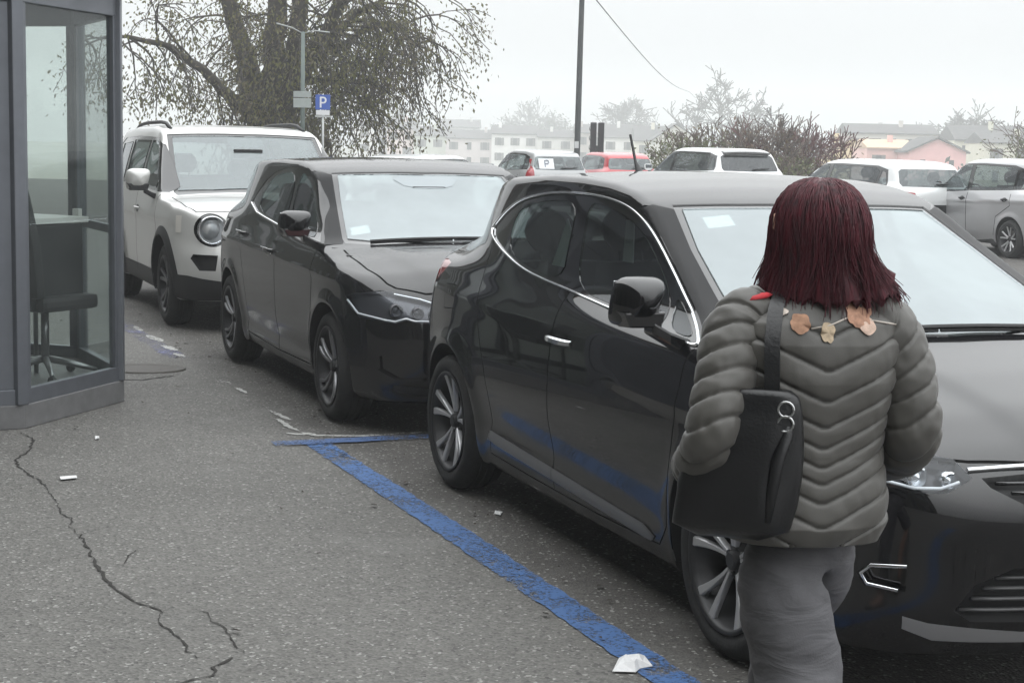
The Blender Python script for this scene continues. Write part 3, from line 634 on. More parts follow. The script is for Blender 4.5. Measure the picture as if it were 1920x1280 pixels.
cr = [([(37, 812), (62, 823), (55, 845), (30, 862), (35, 877), (60, 893), (85, 912)], .012), ([(85, 912), (95, 927), (110, 947), (118, 966), (137, 975), (126, 986), (150, 1003)], .007),
      ([(150, 1003), (160, 1022), (175, 1045), (192, 1082), (220, 1110), (245, 1125), (285, 1140), (303, 1150)], .013), ([(303, 1150), (297, 1165), (325, 1190), (345, 1205), (352, 1220), (368, 1234)], .008),
      ([(370, 1135), (400, 1165), (422, 1180), (430, 1197), (458, 1228)], .006), ([(435, 1234), (402, 1252), (395, 1266), (340, 1281), (300, 1290)], .012), ([(252, 1033), (240, 1047), (233, 1058)], .007), ([(215, 1040), (245, 1042)], .004),
      ([(0, 892), (22, 888), (60, 893)], .003), ([(520, 875), (560, 868), (600, 872)], .004)]
for i, (q, w) in enumerate(cr):
    rn = random.Random(i); pts = []
    for a, b in zip(q[:-1], q[1:]):
        A, B = on_ground(*a), on_ground(*b); n = max(2, int((B-A).length/.03))
        for k_ in range(n): p = A+(B-A)*(k_/n); pts.append(p+Vector((rn.uniform(-.008, .008), rn.uniform(-.008, .008), 0)))
    pts.append(on_ground(*q[-1])); o = ribbon('crack', pts, w*.75, .0035, CRACK, ROAD, w*.36, .02, i, .3)
# sunken cover beside the booth and its kerb seam
c = on_ground(270, 692); m = MB(); m.lathe([(0, .004), (.20, .004), (.22, .010), (.25, .010), (.26, .0)], 28, f=lambda r, h, a: (c.x+r*math.cos(a)*1.1, c.y+r*math.sin(a)*.85, h)); o = m.build('drain_cover', mat('wet_iron', (.045, .04, .034), .6, .3, bump=.5, bscale=40)); tag(o, 'dark round drain cover in the asphalt beside the glass booth', 'drain cover')
o = ribbon('crack', [on_ground(228, 712), on_ground(265, 713), on_ground(300, 708), on_ground(325, 705)], .02, .0035, CRACK, ROAD, .006)
# litter
def paper(name, pts, h, label, mt):
    P = [on_ground(*q) for q in pts]; c = sum(P, Vector())/len(P); m = MB(); rn = random.Random(len(pts)+int(c.x*100))
    v = [Vector((p.x, p.y, .006+h*abs(rn.gauss(0, .5)))) for p in P]; mid = [(p+c)/2+Vector((0, 0, h*rn.uniform(.5, 1.6))) for p in v]; top = c+Vector((0, 0, h*1.1)); n = len(v)
    m.add(v+mid+[top], [(i, (i+1) % n, n+(i+1) % n, n+i) for i in range(n)]+[(n+i, n+(i+1) % n, 2*n) for i in range(n)])
    o = m.build(name, mt); md = o.modifiers.new('thick', 'SOLIDIFY'); md.thickness = .002; tag(o, label, 'litter', 'litter on the ground'); return o
# leaf fragments and grit swept against the line
rn = random.Random(12); fr_v = MB()
for k_ in range(240):
    s_ = rn.uniform(-7, 6.5); w_ = abs(rn.gauss(.0, .55))+.02 if rn.random() < .8 else -abs(rn.gauss(0, .7)); c = LINE_A+LD*s_+LN*w_; a_ = rn.uniform(0, 6.3); L0 = rn.uniform(.006, .022); W0 = L0*rn.uniform(.3, .7); d_ = Vector((math.cos(a_), math.sin(a_), 0)); e_ = Vector((-d_.y, d_.x, 0))
    fr_v.add([c-d_*L0+Vector((0, 0, .012)), c+e_*W0+Vector((0, 0, .014+rn.random()*.006)), c+d_*L0+Vector((0, 0, .012)), c-e_*W0+Vector((0, 0, .013))], [(0, 1, 2, 3)])
o = fr_v.build('leaf_litter', mat('dead_leaf', (.035, .028, .022), .9, var=.5, vscale=3)); tag(o, 'dark leaf fragments and grit scattered along the blue line', 'leaf litter', kind='stuff')
PAPER = mat('crumpled_paper', (.62, .62, .62), .8, var=.08, vscale=40)
paper('crumpled_paper', [(1148, 1262), (1160, 1243), (1172, 1235), (1208, 1234), (1224, 1252), (1200, 1256), (1192, 1263)], .02, 'crumpled white paper lying on the blue line', PAPER)
paper('paper_scrap', [(112, 897), (143, 894), (145, 899), (114, 902)], .004, 'thin white scrap on the asphalt beside the long crack', PAPER)
paper('paper_scrap', [(178, 820), (186, 820), (186, 825), (178, 825)], .006, 'tiny white scrap in front of the booth plinth', PAPER)
paper('paper_scrap', [(928, 960), (942, 963), (938, 968), (927, 965)], .006, 'tiny white scrap beside the black hatchback between its wheels', PAPER)
# ------------------------------------------------------------------ shared car materials
TYRE = mat('tyre_rubber', (.018, .018, .018), .85, var=.25, vscale=20, bump=.3, bscale=90)
CHROME = mat('chrome', (.75, .76, .78), .12, 1.0, rvar=.05, vscale=30)
PLASTIC = mat('black_plastic', (.014, .014, .015), .55, bump=.12, bscale=400)
GLOSSB = mat('gloss_black', (.006, .006, .007), .12, coat=.6)
ALLOY = mat('machined_alloy', (.46, .46, .47), .38, .55, rvar=.08, vscale=12)
RIMDARK = mat('rim_dark', (.028, .028, .03), .45, .3)
SIDEGLASS = glass('side_glass', (.34, .38, .37), 1.5, film=.03)
WSCREEN = glass('windscreen_glass', (.62, .70, .69), 2.1, film=.30, filmcol=(.62, .71, .73), even=True)  # pale diffuse film stands in for the bright sky reflected in the windscreen
PILLAR_DULL = mat('dulled_pillar_black', (.006, .006, .007), .30, spec=.12)  # body-coloured pillars, dulled so they stay dark instead of reflecting the sky
LENS = glass('lamp_lens', (.86, .88, .90), 1.5)
LAMP_DARK = mat('lamp_bezel', (.03, .03, .033), .3, .3)
LAMP_REFL = mat('lamp_reflector', (.62, .64, .66), .18, .95)
RED_LENS = mat('red_lamp_lens', (.27, .008, .014), .12, coat=.8)
WHITE_DRL = mat('lamp_strip', (.8, .82, .84), .25)
def wiper(root, pts, name='wiper'):
    m = MB(); m.tube(pts, [.009]*len(pts), 6); m.tube([Vector(p)+Vector((0, 0, -.012)) for p in pts[:-1]], .006, 5); m.build(name, PLASTIC, root, smooth=True, auto=40)
def surf_line(F, pts, lift):
    P = np.array([F.pt(v) for v in pts]); return P+F.grad(P)*lift
def lamp_inner(body, name, pts, made_parent, elements):
    pass
def four_wheels(root, sp, style, mats, yo, rr, steer=0):
    for sx in (1, -1):
        for sd_ in (-1, 1):
            wheel(root, sx*sp['wb']/2, sd_*(yo-.1025), sp['tyre_r'], sp['tyre_r'], rr, sd_, style, mats, steer if sx > 0 else 0)
def arches(root, b, sp):
    out = []
    for sx in (1, -1): out.append((b.arch(sx*sp['wb']/2, sp['hubz'], sp['arch_r']), sx*sp['wb']/2))
    return out
S = lambda *q: [('s', a, b) for a, b in q]
Tt = lambda *q: [('t', a, b) for a, b in q]
Ff = lambda *q: [('f', a, b) for a, b in q]
Rr = lambda *q: [('r', a, b) for a, b in q]
def tail_lights(b, pts, depth=.004): b.region('tail_light', pts, RED_LENS, depth)
def elem_on(F, pts, r, lift, name, mt, parents, n=8, flat=1.0):
    """tube following the surface, both sides"""
    P = surf_line(F, pts, lift)
    for sg, pa in ((1, parents[0]), (-1, parents[-1])):
        m = MB(); m.tube([(p[0], sg*p[1], p[2]) for p in P], r, n, flat=flat); m.build(name, mt, pa, smooth=True, auto=50)

def build_clio(loc, rz):
    sp = clio_spec(); root = empty('parked_car', (loc[0], loc[1], 0), rz)
    tag(root, 'black hatchback with chrome window trim parked nearest, behind the woman in the olive jacket', 'car', 'cars parked along the blue line')
    PAINT = paint('black_car_paint', (.004, .004, .005), 0, .4, .84, dust=.03, coat_rough=.008)
    b = Body(sp, .028, 120); ar = arches(root, b, sp)
    # shut lines
    b.gap(S((1.00, .93), (.985, .80), (.955, .60), (.93, .45), (.90, .33), (.82, .25)), .008)
    b.gap(S((-.075, 1.015), (-.09, .9), (-.10, .6), (-.10, .24)), .008)
    b.gap(S((-1.02, 1.17), (-.985, 1.08), (-.96, .95), (-.90, .78), (-.82, .64), (-.775, .52), (-.77, .40), (-.80, .26)), .008)
    b.gap(S((-.80, .252), (-.3, .24), (.3, .235), (.82, .246)), .007)
    b.gap(Tt((1.18, -.742), (1.3, -.745), (1.5, -.742), (1.7, -.71), (1.83, -.655), (1.90, -.60)), .007)
    b.gap(Tt((1.90, -.60), (1.945, -.48), (1.985, -.32), (2.01, -.16), (2.018, 0)), .009)
    b.gap(S((-1.62, .98), (-1.60, .80), (-1.58, .70)), .007)
    b.gap(S((-1.40, .93), (-1.25, .935), (-1.24, .83), (-1.39, .82), (-1.40, .93)), .004)
    b.gap(S((1.60, .69), (1.62, .62), (1.60, .55)), .006)
    # glazing
    dlo = S((-1.09, 1.20), (-1.04, 1.165), (-.83, 1.115), (-.57, 1.06), (-.27, 1.033), (.0, 1.01), (.35, .98), (.73, .957), (.93, .938), (1.01, .938), (.96, .965), (.81, 1.03), (.62, 1.125), (.40, 1.24), (.26, 1.30), (.11, 1.347), (-.07, 1.372), (-.28, 1.382), (-.58, 1.373), (-.83, 1.338), (-.97, 1.285), (-1.06, 1.225))
    b.region('front_door_glass', S((-.05, 1.025), (.33, .995), (.65, .973), (.69, .975), (.60, 1.085), (.37, 1.215), (.24, 1.272), (.09, 1.318), (-.07, 1.344), (-.19, 1.352), (-.13, 1.2)), SIDEGLASS, .005, parent='front_door', round_=2)
    b.region('quarter_glass', S((.73, .968), (.955, .952), (.80, 1.012), (.655, 1.075)), SIDEGLASS, .005, parent='front_door', round_=2)
    b.region('rear_door_glass', S((-.80, 1.13), (-.55, 1.075), (-.18, 1.04), (-.23, 1.2), (-.285, 1.352), (-.56, 1.345), (-.77, 1.315), (-.84, 1.26)), SIDEGLASS, .005, parent='rear_door', round_=2)
    dl = b.region('window_surround', dlo, GLOSSB, .003, round_=2)
    ws = Tt((.335, 0), (.315, -.28), (.285, -.525), (.53, -.585), (.82, -.632), (1.03, -.668), (1.10, -.50), (1.165, -.25), (1.185, 0))
    wl = b.region('windscreen', ws, WSCREEN, .004, center=True)
    b.region('windscreen_edge', Tt((.305, 0), (.285, -.28), (.252, -.55), (.53, -.612), (.82, -.66), (1.03, -.697), (1.075, -.69), (1.165, -.5), (1.235, -.25), (1.255, 0)), GLOSSB, .005, center=True)
    b.region('a_pillar', Tt((.30, -.535), (.53, -.60), (.82, -.648), (1.03, -.686), (1.09, -.72))+S((1.03, .93), (.985, .965), (.83, 1.035), (.635, 1.132), (.412, 1.25), (.27, 1.312), (.19, 1.345)), PILLAR_DULL, 0)
    b.region('rear_screen', Tt((-1.645, 0), (-1.62, -.40), (-1.63, -.50), (-1.74, -.55), (-1.76, -.40), (-1.785, 0)), SIDEGLASS, .004, center=True)
    # lamps
    hl = Ff((-.495, .688), (-.52, .732), (-.60, .745))+S((1.76, .748), (1.64, .765), (1.67, .73), (1.78, .685))+Ff((-.715, .662), (-.65, .648), (-.575, .65))
    b.region('headlight', hl, LAMP_DARK, .035)
    b.region('tail_light', S((-1.49, .995), (-1.47, 1.02), (-1.58, 1.03), (-1.68, 1.02))+Rr((-.70, 1.0), (-.45, .97), (-.45, .88), (-.68, .86))+S((-1.74, .84), (-1.68, .85), (-1.57, .95)), RED_LENS, .003)
    # nose
    b.region('upper_grille', Ff((0, .715), (-.30, .70), (-.47, .688), (-.455, .665), (-.33, .60), (-.25, .565), (0, .56)), PLASTIC, .03, center=True)
    b.region('lower_grille', Ff((0, .45), (-.40, .445), (-.50, .40), (-.545, .325), (-.50, .295), (0, .285)), PLASTIC, .05, center=True)
    b.region('fog_pocket', Ff((-.655, .45), (-.735, .44), (-.755, .41), (-.74, .375), (-.66, .37)), GLOSSB, .03)
    b.region('lower_lip', Ff((0, .262), (-.35, .262), (-.60, .285), (-.66, .30), (-.655, .262), (-.58, .232), (0, .222)), mat('satin_grey_trim', (.30, .30, .31), .4, .4), 0, center=True)
    # panels
    b.region('bonnet', Tt((1.255, 0), (1.235, -.25), (1.18, -.5), (1.165, -.738), (1.3, -.742), (1.5, -.739), (1.7, -.707), (1.83, -.652), (1.90, -.597), (1.945, -.477), (1.985, -.317), (2.01, -.157), (2.018, 0)), PAINT, 0, center=True)
    b.region('rocker_trim', S((-.78, .355), (-.70, .35), (.70, .29), (.78, .265), (.76, .245), (.66, .25), (-.70, .305), (-.80, .315)), mat('rocker_satin', (.17, .17, .172), .5, .2), -.008)
    b.region('front_door', S((-.09, 1.018), (.39, .98), (.96, .937), (1.0, .93), (.985, .80), (.955, .60), (.93, .45), (.90, .33), (.82, .245), (.3, .235), (-.10, .238), (-.10, .6)), PAINT, 0)
    b.region('rear_door', S((-.09, 1.018), (-.27, 1.03), (-.57, 1.06), (-.83, 1.115), (-1.02, 1.17), (-.985, 1.08), (-.96, .95), (-.90, .78), (-.82, .64), (-.775, .52), (-.77, .40), (-.80, .255), (-.3, .24), (-.10, .238), (-.10, .6)), PAINT, 0)
    # doors must exist before their panes: order of building follows the list, so panes go last
    b.regions.sort(key=lambda r: 0)
    order = b.regions[:]
    made = build_ordered(b, root, PAINT)
    for arc, hx in ar: well(root, b, arc, hx, sp['hubz'], sp['arch_r'])
    b.strip('window_chrome', dl, CHROME, root, .010, .006)
    F = b.F
    handle(b, made, -.01, .835, .235, CHROME, made['front_door'], GLOSSB)
    # head lamp: projector, reflector and light guide behind a clear lens
    for sg, pa in ((1, made['headlight'][0]), (-1, made['headlight'][-1])):
        for (y, z, r) in ((-.64, .705, .032), (-.56, .70, .026)):
            c = F.pt(('f', y, z)); n = F.grad(np.array([c]))[0]; c = c-n*.03; m = MB()
            m.lathe([(r, 0), (r, .03), (r*.8, .034), (r*.75, .02), (0, .035)], 24, f=lambda q, h, a: (c[0]+h, sg*(c[1]+q*math.cos(a)), c[2]+q*math.sin(a))); m.build('projector', LAMP_REFL, pa, smooth=True, auto=40)
    elem_on(F, Ff((-.71, .675), (-.65, .662), (-.585, .665), (-.53, .682)), .005, -.010, 'light_guide', WHITE_DRL, made['headlight'])
    elem_on(F, S((1.70, .75), (1.78, .74))+Ff((-.66, .735), (-.60, .735)), .006, -.02, 'reflector_bar', LAMP_REFL, made['headlight'])
    lens_cover(b, root, hl, made['headlight'])
    elem_on(F, Ff((-.50, .705), (-.36, .712), (-.2, .72), (0, .725)), .0075, .004, 'grille_chrome', CHROME, [made['upper_grille'][0]]*2)
    for k, z in enumerate((.415, .385, .355, .322)):
        P = surf_line(F, Ff(*[(y, z) for y in np.linspace(0, -.44-.03*k, 9)]), -.02); m = MB()
        pts = [(p[0], p[1], p[2]) for p in P]; m.tube([(a, -b_, c) for a, b_, c in pts[::-1]]+pts[1:], .010, 6, flat=.6); m.build('grille_slat', mat('slat_grey', (.07, .07, .072), .4), made['lower_grille'][0], smooth=True)
    for k, z in enumerate((.68, .655, .63, .605)):
        P = surf_line(F, Ff(*[(y, z) for y in np.linspace(0, -.43+.035*k, 9)]), -.012); m = MB()
        pts = [(p[0], p[1], p[2]) for p in P]; m.tube([(a, -b_, c) for a, b_, c in pts[::-1]]+pts[1:], .006, 6); m.build('grille_slat', GLOSSB, made['upper_grille'][0], smooth=True)
    elem_on(F, Ff((-.66, .443), (-.73, .436), (-.747, .41), (-.735, .382), (-.675, .373)), .006, .002, 'fog_chrome', CHROME, made['fog_pocket'])
    m = MB()
    for sg in (1,): 
        e = F.pt(('f', 0, .655)); m.prism([(0, .075), (.042, 0), (0, -.075), (-.042, 0)], 0, .012, lambda u, v, w: (e[0]-.01+w, u, e[2]+v))
        m.prism([(0, .045), (.022, 0), (0, -.045), (-.022, 0)], .012, .016, lambda u, v, w: (e[0]-.01+w, u, e[2]+v))
    m.build('emblem', CHROME, root, bevel=.002)
    m = MB(); c = F.pt(('f', 0, .50)); m.box((c[0]+.006, 0, .495), (.012, .52, .11)); m.build('number_plate', mat('plate_white', (.7, .7, .68), .4), root, bevel=.003)
    mirror(root, (.865, -.845, .955), PAINT, GLOSSB, .20, .165, .165)
    a = MB(); q = F.pt(('t', -1.15, 0)); a.tube([q-np.array([0, 0, .005]), q+np.array([-.015, 0, .012]), q+np.array([-.05, 0, .05]), q+np.array([-.115, 0, .175])], [.02, .016, .007, .006], 8); a.build('antenna', PLASTIC, root, smooth=True, auto=60)
    for y0, y1 in ((-.52, .05), (-.02, .55)):
        pts = surf_line(F, Tt(*[(1.155-.14*(abs(y0+(y1-y0)*u))**2, y0+(y1-y0)*u) for u in np.linspace(0, 1, 8)]) if False else [('t', 1.165-.14*(y0+(y1-y0)*u)**2, -abs(y0+(y1-y0)*u)) for u in np.linspace(0, 1, 8)], .018)
        wiper(root, [(p[0], y0+(y1-y0)*u, p[2]) for p, u in zip(pts, np.linspace(0, 1, 8))])
    m = MB(); q = F.pt(('t', .36, 0)); m.box((q[0]+.10, 0, q[2]-.09), (.04, .23, .065)); m.tube([(q[0]+.08, 0, q[2]-.03), (q[0]+.09, 0, q[2]-.09)], .012, 6); m.build('rear_view_mirror', PLASTIC, root, bevel=.01)
    m = MB(); c = surf_line(F, Tt((.34, -.47), (.41, -.48), (.41, -.37), (.34, -.36)), -.008); m.add(c, [(0, 1, 2, 3)]); m.build('permit_sticker', mat('sticker_paper', (.72, .76, .74), .6), root)
    m = MB(); m.prism([(0, 0), (.09, .0), (.09, .16), (.02, .16)], 0, .004, lambda u, v, w: (-.05+u, -.60+w, 1.13+v)); m.build('hanging_card', mat('sticker_paper', (.72, .76, .74), .6), root)
    m = MB(); m.prism([(-.65, 1.07), (-.37, 1.07), (-.43, 1.19), (-.50, 1.27)], 0, .006, lambda u, v, w: (u, -.64+w, v)); m.build('sun_shade', mat('pale_green_shade', (.55, .66, .60), .7), root)
    four_wheels(root, sp, dict(n=5, rot=.33, spokes=[(-.13, -.24, .014, .036, 0), (.13, .24, .014, .036, 0)], dish=.03), (TYRE, ALLOY, RIMDARK), .868, .218)
    interior(root, .98, .93, -.05)
    return root, b, made
def build_ordered(b, root, paint_):
    """panels first, then what sits in them; classification order stays as listed"""
    F = b.F
    return b.build(root, paint_)
def lens_cover(b, root, pts, parents, lift=.001):
    """clear outer lens filling the lamp outline"""
    P3, TP = b.curve(pts); c = TP.mean(0); poly = TP
    g = np.stack(np.meshgrid(np.linspace(TP[:, 0].min(), TP[:, 0].max(), 14), np.linspace(TP[:, 1].min(), TP[:, 1].max(), 10)), -1).reshape(-1, 2); g = g[inside(poly, g)]
    n = len(poly); vo, eo, fo, *_ = delaunay_2d_cdt([Vector(q) for q in poly]+[Vector(q) for q in g], [(i, (i+1) % n) for i in range(n)], [], 1, 1e-5)
    tp = np.array([(v.x, v.y) for v in vo]); O, D = b.rays(tp); P = b.F.cast(O, D); Nn = b.F.grad(P); P = P+Nn*lift; fl = np.array([1, -1, 1])
    tri = []
    for f in fo:
        f = list(f); q = np.cross(P[f[1]]-P[f[0]], P[f[2]]-P[f[0]])
        tri.append(f if q.dot(Nn[f[0]]) > 0 else f[::-1])
    mesh('lens', P, tri, LENS, parents[0], True, Nn); mesh('lens', P*fl, [f[::-1] for f in tri], LENS, parents[-1], True, Nn*fl)

def build_polo(loc, rz):
    sp = polo_spec(); root = empty('parked_car', (loc[0], loc[1], 0), rz)
    tag(root, 'dark grey hatchback with wet bonnet parked between the white off-roader and the black hatchback', 'car', 'cars parked along the blue line')
    PAINT = paint('anthracite_car_paint', (.007, .007, .008), .0, .4, .74, dust=.03, coat_rough=.012)
    b = Body(sp, .032, 105); ar = arches(root, b, sp)
    b.gap(S((.99, .955), (.98, .80), (.95, .6), (.90, .4), (.84, .27)), .010)
    b.gap(S((.105, 1.02), (.09, .8), (.085, .25)), .010)
    b.gap(S((-.93, 1.10), (-.95, 1.0), (-.92, .85), (-.83, .68), (-.77, .52), (-.76, .38), (-.80, .28)), .010)
    b.gap(S((-.80, .27), (.0, .25), (.84, .26)), .008)
    b.gap(Tt((1.16, -.725), (1.3, -.725), (1.55, -.705), (1.75, -.655), (1.80, -.62)), .012)
    b.gap(Tt((1.80, -.62), (1.88, -.48), (1.93, -.28), (1.955, 0)), .010)
    b.gap(S((1.50, .73), (1.56, .66), (1.585, .58)), .007)
    dlo = S((-.92, 1.137), (-.66, 1.08), (-.11, 1.037), (.29, 1.006), (.91, .968), (.97, .972), (.83, 1.03), (.58, 1.185), (.40, 1.305), (.16, 1.385), (-.04, 1.403), (-.45, 1.375), (-.67, 1.318), (-.83, 1.21))
    b.region('front_door_glass', S((.14, 1.035), (.74, .995), (.77, 1.02), (.55, 1.16), (.37, 1.278), (.15, 1.355), (.065, 1.368)), SIDEGLASS, .005, parent='front_door', round_=2)
    b.region('rear_door_glass', S((-.63, 1.095), (-.10, 1.05), (.08, 1.037), (.0, 1.372), (-.40, 1.348), (-.56, 1.31), (-.70, 1.2)), SIDEGLASS, .005, parent='rear_door', round_=2)
    dl = b.region('window_surround', dlo, GLOSSB, .003, round_=2)
    b.region('windscreen', Tt((.425, 0), (.405, -.32), (.375, -.54), (.64, -.59), (.98, -.65), (1.07, -.5), (1.135, -.25), (1.155, 0)), WSCREEN, .004, center=True)
    b.region('windscreen_edge', Tt((.395, 0), (.375, -.32), (.345, -.57), (.64, -.618), (.98, -.68), (1.04, -.68), (1.145, -.5), (1.205, -.25), (1.225, 0)), GLOSSB, .005, center=True)
    b.region('a_pillar', Tt((.39, -.555), (.64, -.606), (.98, -.668), (1.05, -.70))+S((.985, .955), (.985, .98), (.85, 1.04), (.60, 1.195), (.415, 1.318), (.25, 1.375)), PILLAR_DULL, 0)
    b.region('rear_screen', Tt((-1.66, 0), (-1.64, -.45), (-1.75, -.55), (-1.80, -.4), (-1.83, 0)), SIDEGLASS, .004, center=True)
    hl = Ff((-.40, .70), (-.48, .735), (-.60, .765), (-.68, .778))+S((1.66, .755), (1.58, .735), (1.62, .69), (1.72, .63))+Ff((-.70, .618), (-.65, .613), (-.60, .632), (-.55, .618), (-.40, .615))
    b.region('headlight', hl, mat('lamp_grey', (.10, .10, .11), .3, .4), .03)
    b.region('tail_light', S((-1.60, .98), (-1.58, .85), (-1.75, .82))+Rr((-.72, .82), (-.40, .84), (-.40, .97), (-.70, .99)), RED_LENS, .003)
    b.region('upper_grille', Ff((0, .69), (-.39, .69), (-.39, .615), (0, .60)), PLASTIC, .02, center=True)
    b.region('lower_grille', Ff((0, .47), (-.40, .465), (-.44, .40), (-.42, .32), (0, .30)), PLASTIC, .05, center=True)
    b.region('bumper_pocket', Ff((-.50, .47), (-.66, .46), (-.735, .43), (-.73, .36), (-.64, .31), (-.50, .31)), GLOSSB, .03)
    b.region('lower_lip', Ff((0, .26), (-.45, .265), (-.66, .285), (-.66, .25), (-.5, .225), (0, .22)), PLASTIC, 0)
    b.region('bonnet', Tt((1.225, 0), (1.205, -.25), (1.16, -.5), (1.15, -.722), (1.3, -.722), (1.55, -.702), (1.75, -.652), (1.80, -.617), (1.88, -.477), (1.93, -.277), (1.955, 0)), wet_paint(), 0, center=True)
    b.region('front_door', S((.095, 1.02), (.29, 1.006), (.91, .968), (.99, .955), (.98, .80), (.95, .6), (.90, .4), (.84, .262), (.085, .25)), PAINT, 0)
    b.region('rear_door', S((.095, 1.02), (-.11, 1.037), (-.66, 1.08), (-.90, 1.135), (-.93, 1.10), (-.95, 1.0), (-.92, .85), (-.83, .68), (-.77, .52), (-.76, .38), (-.80, .272), (.0, .252), (.085, .25)), PAINT, 0)
    made = b.build(root, PAINT); F = b.F
    for arc, hx in ar: well(root, b, arc, hx, sp['hubz'], sp['arch_r'])
    n = len(dl); low = [p for p in dl if p[2] < 1.14 and p[2] < F.belt(p[0])+.11]
    elem_on(F, S((-.90, 1.135), (-.66, 1.08), (-.38, 1.057), (-.11, 1.037), (.1, 1.02), (.29, 1.006), (.6, .987), (.93, .968)), .008, .003, 'window_chrome', CHROME, [root, root])
    for x, z in ((-.03, .875), (-.88, .935)):
        handle(b, made, x, z, .22, PAINT, made['front_door' if x > -.5 else 'rear_door'], GLOSSB)
        elem_on(F, S((x-.09, z+.002), (x+.09, z+.002)), .003, .036, 'handle_chrome', CHROME, made['front_door' if x > -.5 else 'rear_door'])
    for sg, pa in ((1, made['headlight'][0]), (-1, made['headlight'][-1])):
        for (y, z, r) in ((-.655, .69, .038), (-.545, .68, .034), (-.46, .672, .030)):
            c = F.pt(('f', y, z)); nn = F.grad(np.array([c]))[0]; c = c-nn*.03; m = MB()
            m.lathe([(r, 0), (r, .022), (r*.8, .026), (r*.5, .008), (0, .014)], 24, f=lambda q, h, a: (c[0]+h, sg*(c[1]+q*math.cos(a)), c[2]+q*math.sin(a))); m.build('reflector', mat('lamp_reflector_grey', (.13, .13, .14), .35, .4), pa, smooth=True, auto=40)
    elem_on(F, S((1.60, .715), (1.70, .65))+Ff((-.70, .628), (-.655, .622), (-.61, .638), (-.60, .64), (-.56, .628), (-.42, .625)), .006, -.004, 'light_guide', WHITE_DRL, made['headlight'])
    elem_on(F, Ff((-.64, .765), (-.52, .742), (-.42, .71)), .007, -.006, 'reflector_bar', LAMP_REFL, made['headlight'])
    lens_cover(b, root, hl, made['headlight'])
    elem_on(F, Ff((-.40, .645), (-.2, .645), (0, .645)), .006, .002, 'grille_chrome', CHROME, [made['upper_grille'][0]]*2)
    for k, z in enumerate((.44, .40, .36, .325)):
        P = surf_line(F, Ff(*[(y, z) for y in np.linspace(0, -.41, 9)]), -.02); pts = [tuple(p) for p in P]; m = MB(); m.tube([(a, -b_, c) for a, b_, c in pts[::-1]]+pts[1:], .008, 6); m.build('grille_slat', PLASTIC, made['lower_grille'][0], smooth=True)
    m = MB(); c = F.pt(('f', 0, .52)); m.box((c[0]+.006, 0, .52), (.012, .52, .11)); m.build('number_plate', mat('plate_white', (.7, .7, .68), .4), root, bevel=.003)
    mirror(root, (.955, -.825, .985), PAINT, GLOSSB, .20, .18, .15)
    m = MB(); q = F.pt(('t', .45, 0)); m.box((q[0]+.07, 0, q[2]-.085), (.04, .22, .06)); m.build('rear_view_mirror', PLASTIC, root, bevel=.01)
    c = surf_line(F, Tt((.43, -.02), (.43, -.15), (.46, -.21), (.52, -.16), (.545, -.09), (.55, 0)), -.002); m = MB(); m.add([tuple(p) for p in c]+[(p[0], -p[1], p[2]) for p in c[::-1]], [tuple(range(12))]); m.build('sensor_panel', mat('sensor_print', (.20, .235, .25), .25, coat=.5), root)
    c = surf_line(F, Tt((.86, -.60), (.94, -.615), (.94, -.50), (.86, -.49)), -.008); m = MB(); m.add(c, [(0, 1, 2, 3)]); m.build('permit_sticker', mat('sticker_paper', (.72, .76, .74), .6), root)
    for y0, y1 in ((-.55, .02), (-.05, .5)):
        pts = surf_line(F, [('t', 1.135-.12*(y0+(y1-y0)*u)**2, -abs(y0+(y1-y0)*u)) for u in np.linspace(0, 1, 8)], .016)
        wiper(root, [(p[0], y0+(y1-y0)*u, p[2]) for p, u in zip(pts, np.linspace(0, 1, 8))])
    four_wheels(root, sp, dict(n=5, rot=.2, spokes=[(-.10, -.30, .016, .022, .12), (.12, .02, .016, .026, .12)], dish=.03), (TYRE, mat('polo_alloy', (.26, .26, .27), .38, .8), RIMDARK), .850, .215)
    interior(root, .98, .95, -.02)
    return root, b, made
def wet_paint():
    """bonnet paint with beads of moisture: fine drops as bump"""
    if 'wet_bonnet_paint' in _mats: return _mats['wet_bonnet_paint']
    src = paint('anthracite_car_paint', (.007, .007, .008), .0, .4, .74, dust=.03, coat_rough=.012)
    m = src.copy(); m.name = 'wet_bonnet_paint'; t = m.node_tree; b = t.nodes['Principled BSDF']
    tcn = N(t, 'ShaderNodeTexCoord'); vo = N(t, 'ShaderNodeTexVoronoi'); vo.inputs['Scale'].default_value = 95; t.links.new(tcn.outputs['Object'], vo.inputs['Vector'])
    mr = N(t, 'ShaderNodeMapRange'); mr.inputs['From Min'].default_value = .0; mr.inputs['From Max'].default_value = .35; mr.inputs['To Min'].default_value = 1; mr.inputs['To Max'].default_value = 0; t.links.new(vo.outputs['Distance'], mr.inputs['Value'])
    bp = N(t, 'ShaderNodeBump'); bp.inputs['Strength'].default_value = .25; bp.inputs['Distance'].default_value = .003; t.links.new(mr.outputs[0], bp.inputs['Height']); t.links.new(bp.outputs[0], b.inputs['Coat Normal'])
    b.inputs['Roughness'].default_value = .45
    _mats['wet_bonnet_paint'] = m; return m
clio, _, _ = build_clio((.9947, 6.3253), -1.1937)
polo, _, _ = build_polo((-.7359, 10.4295), -1.1807)
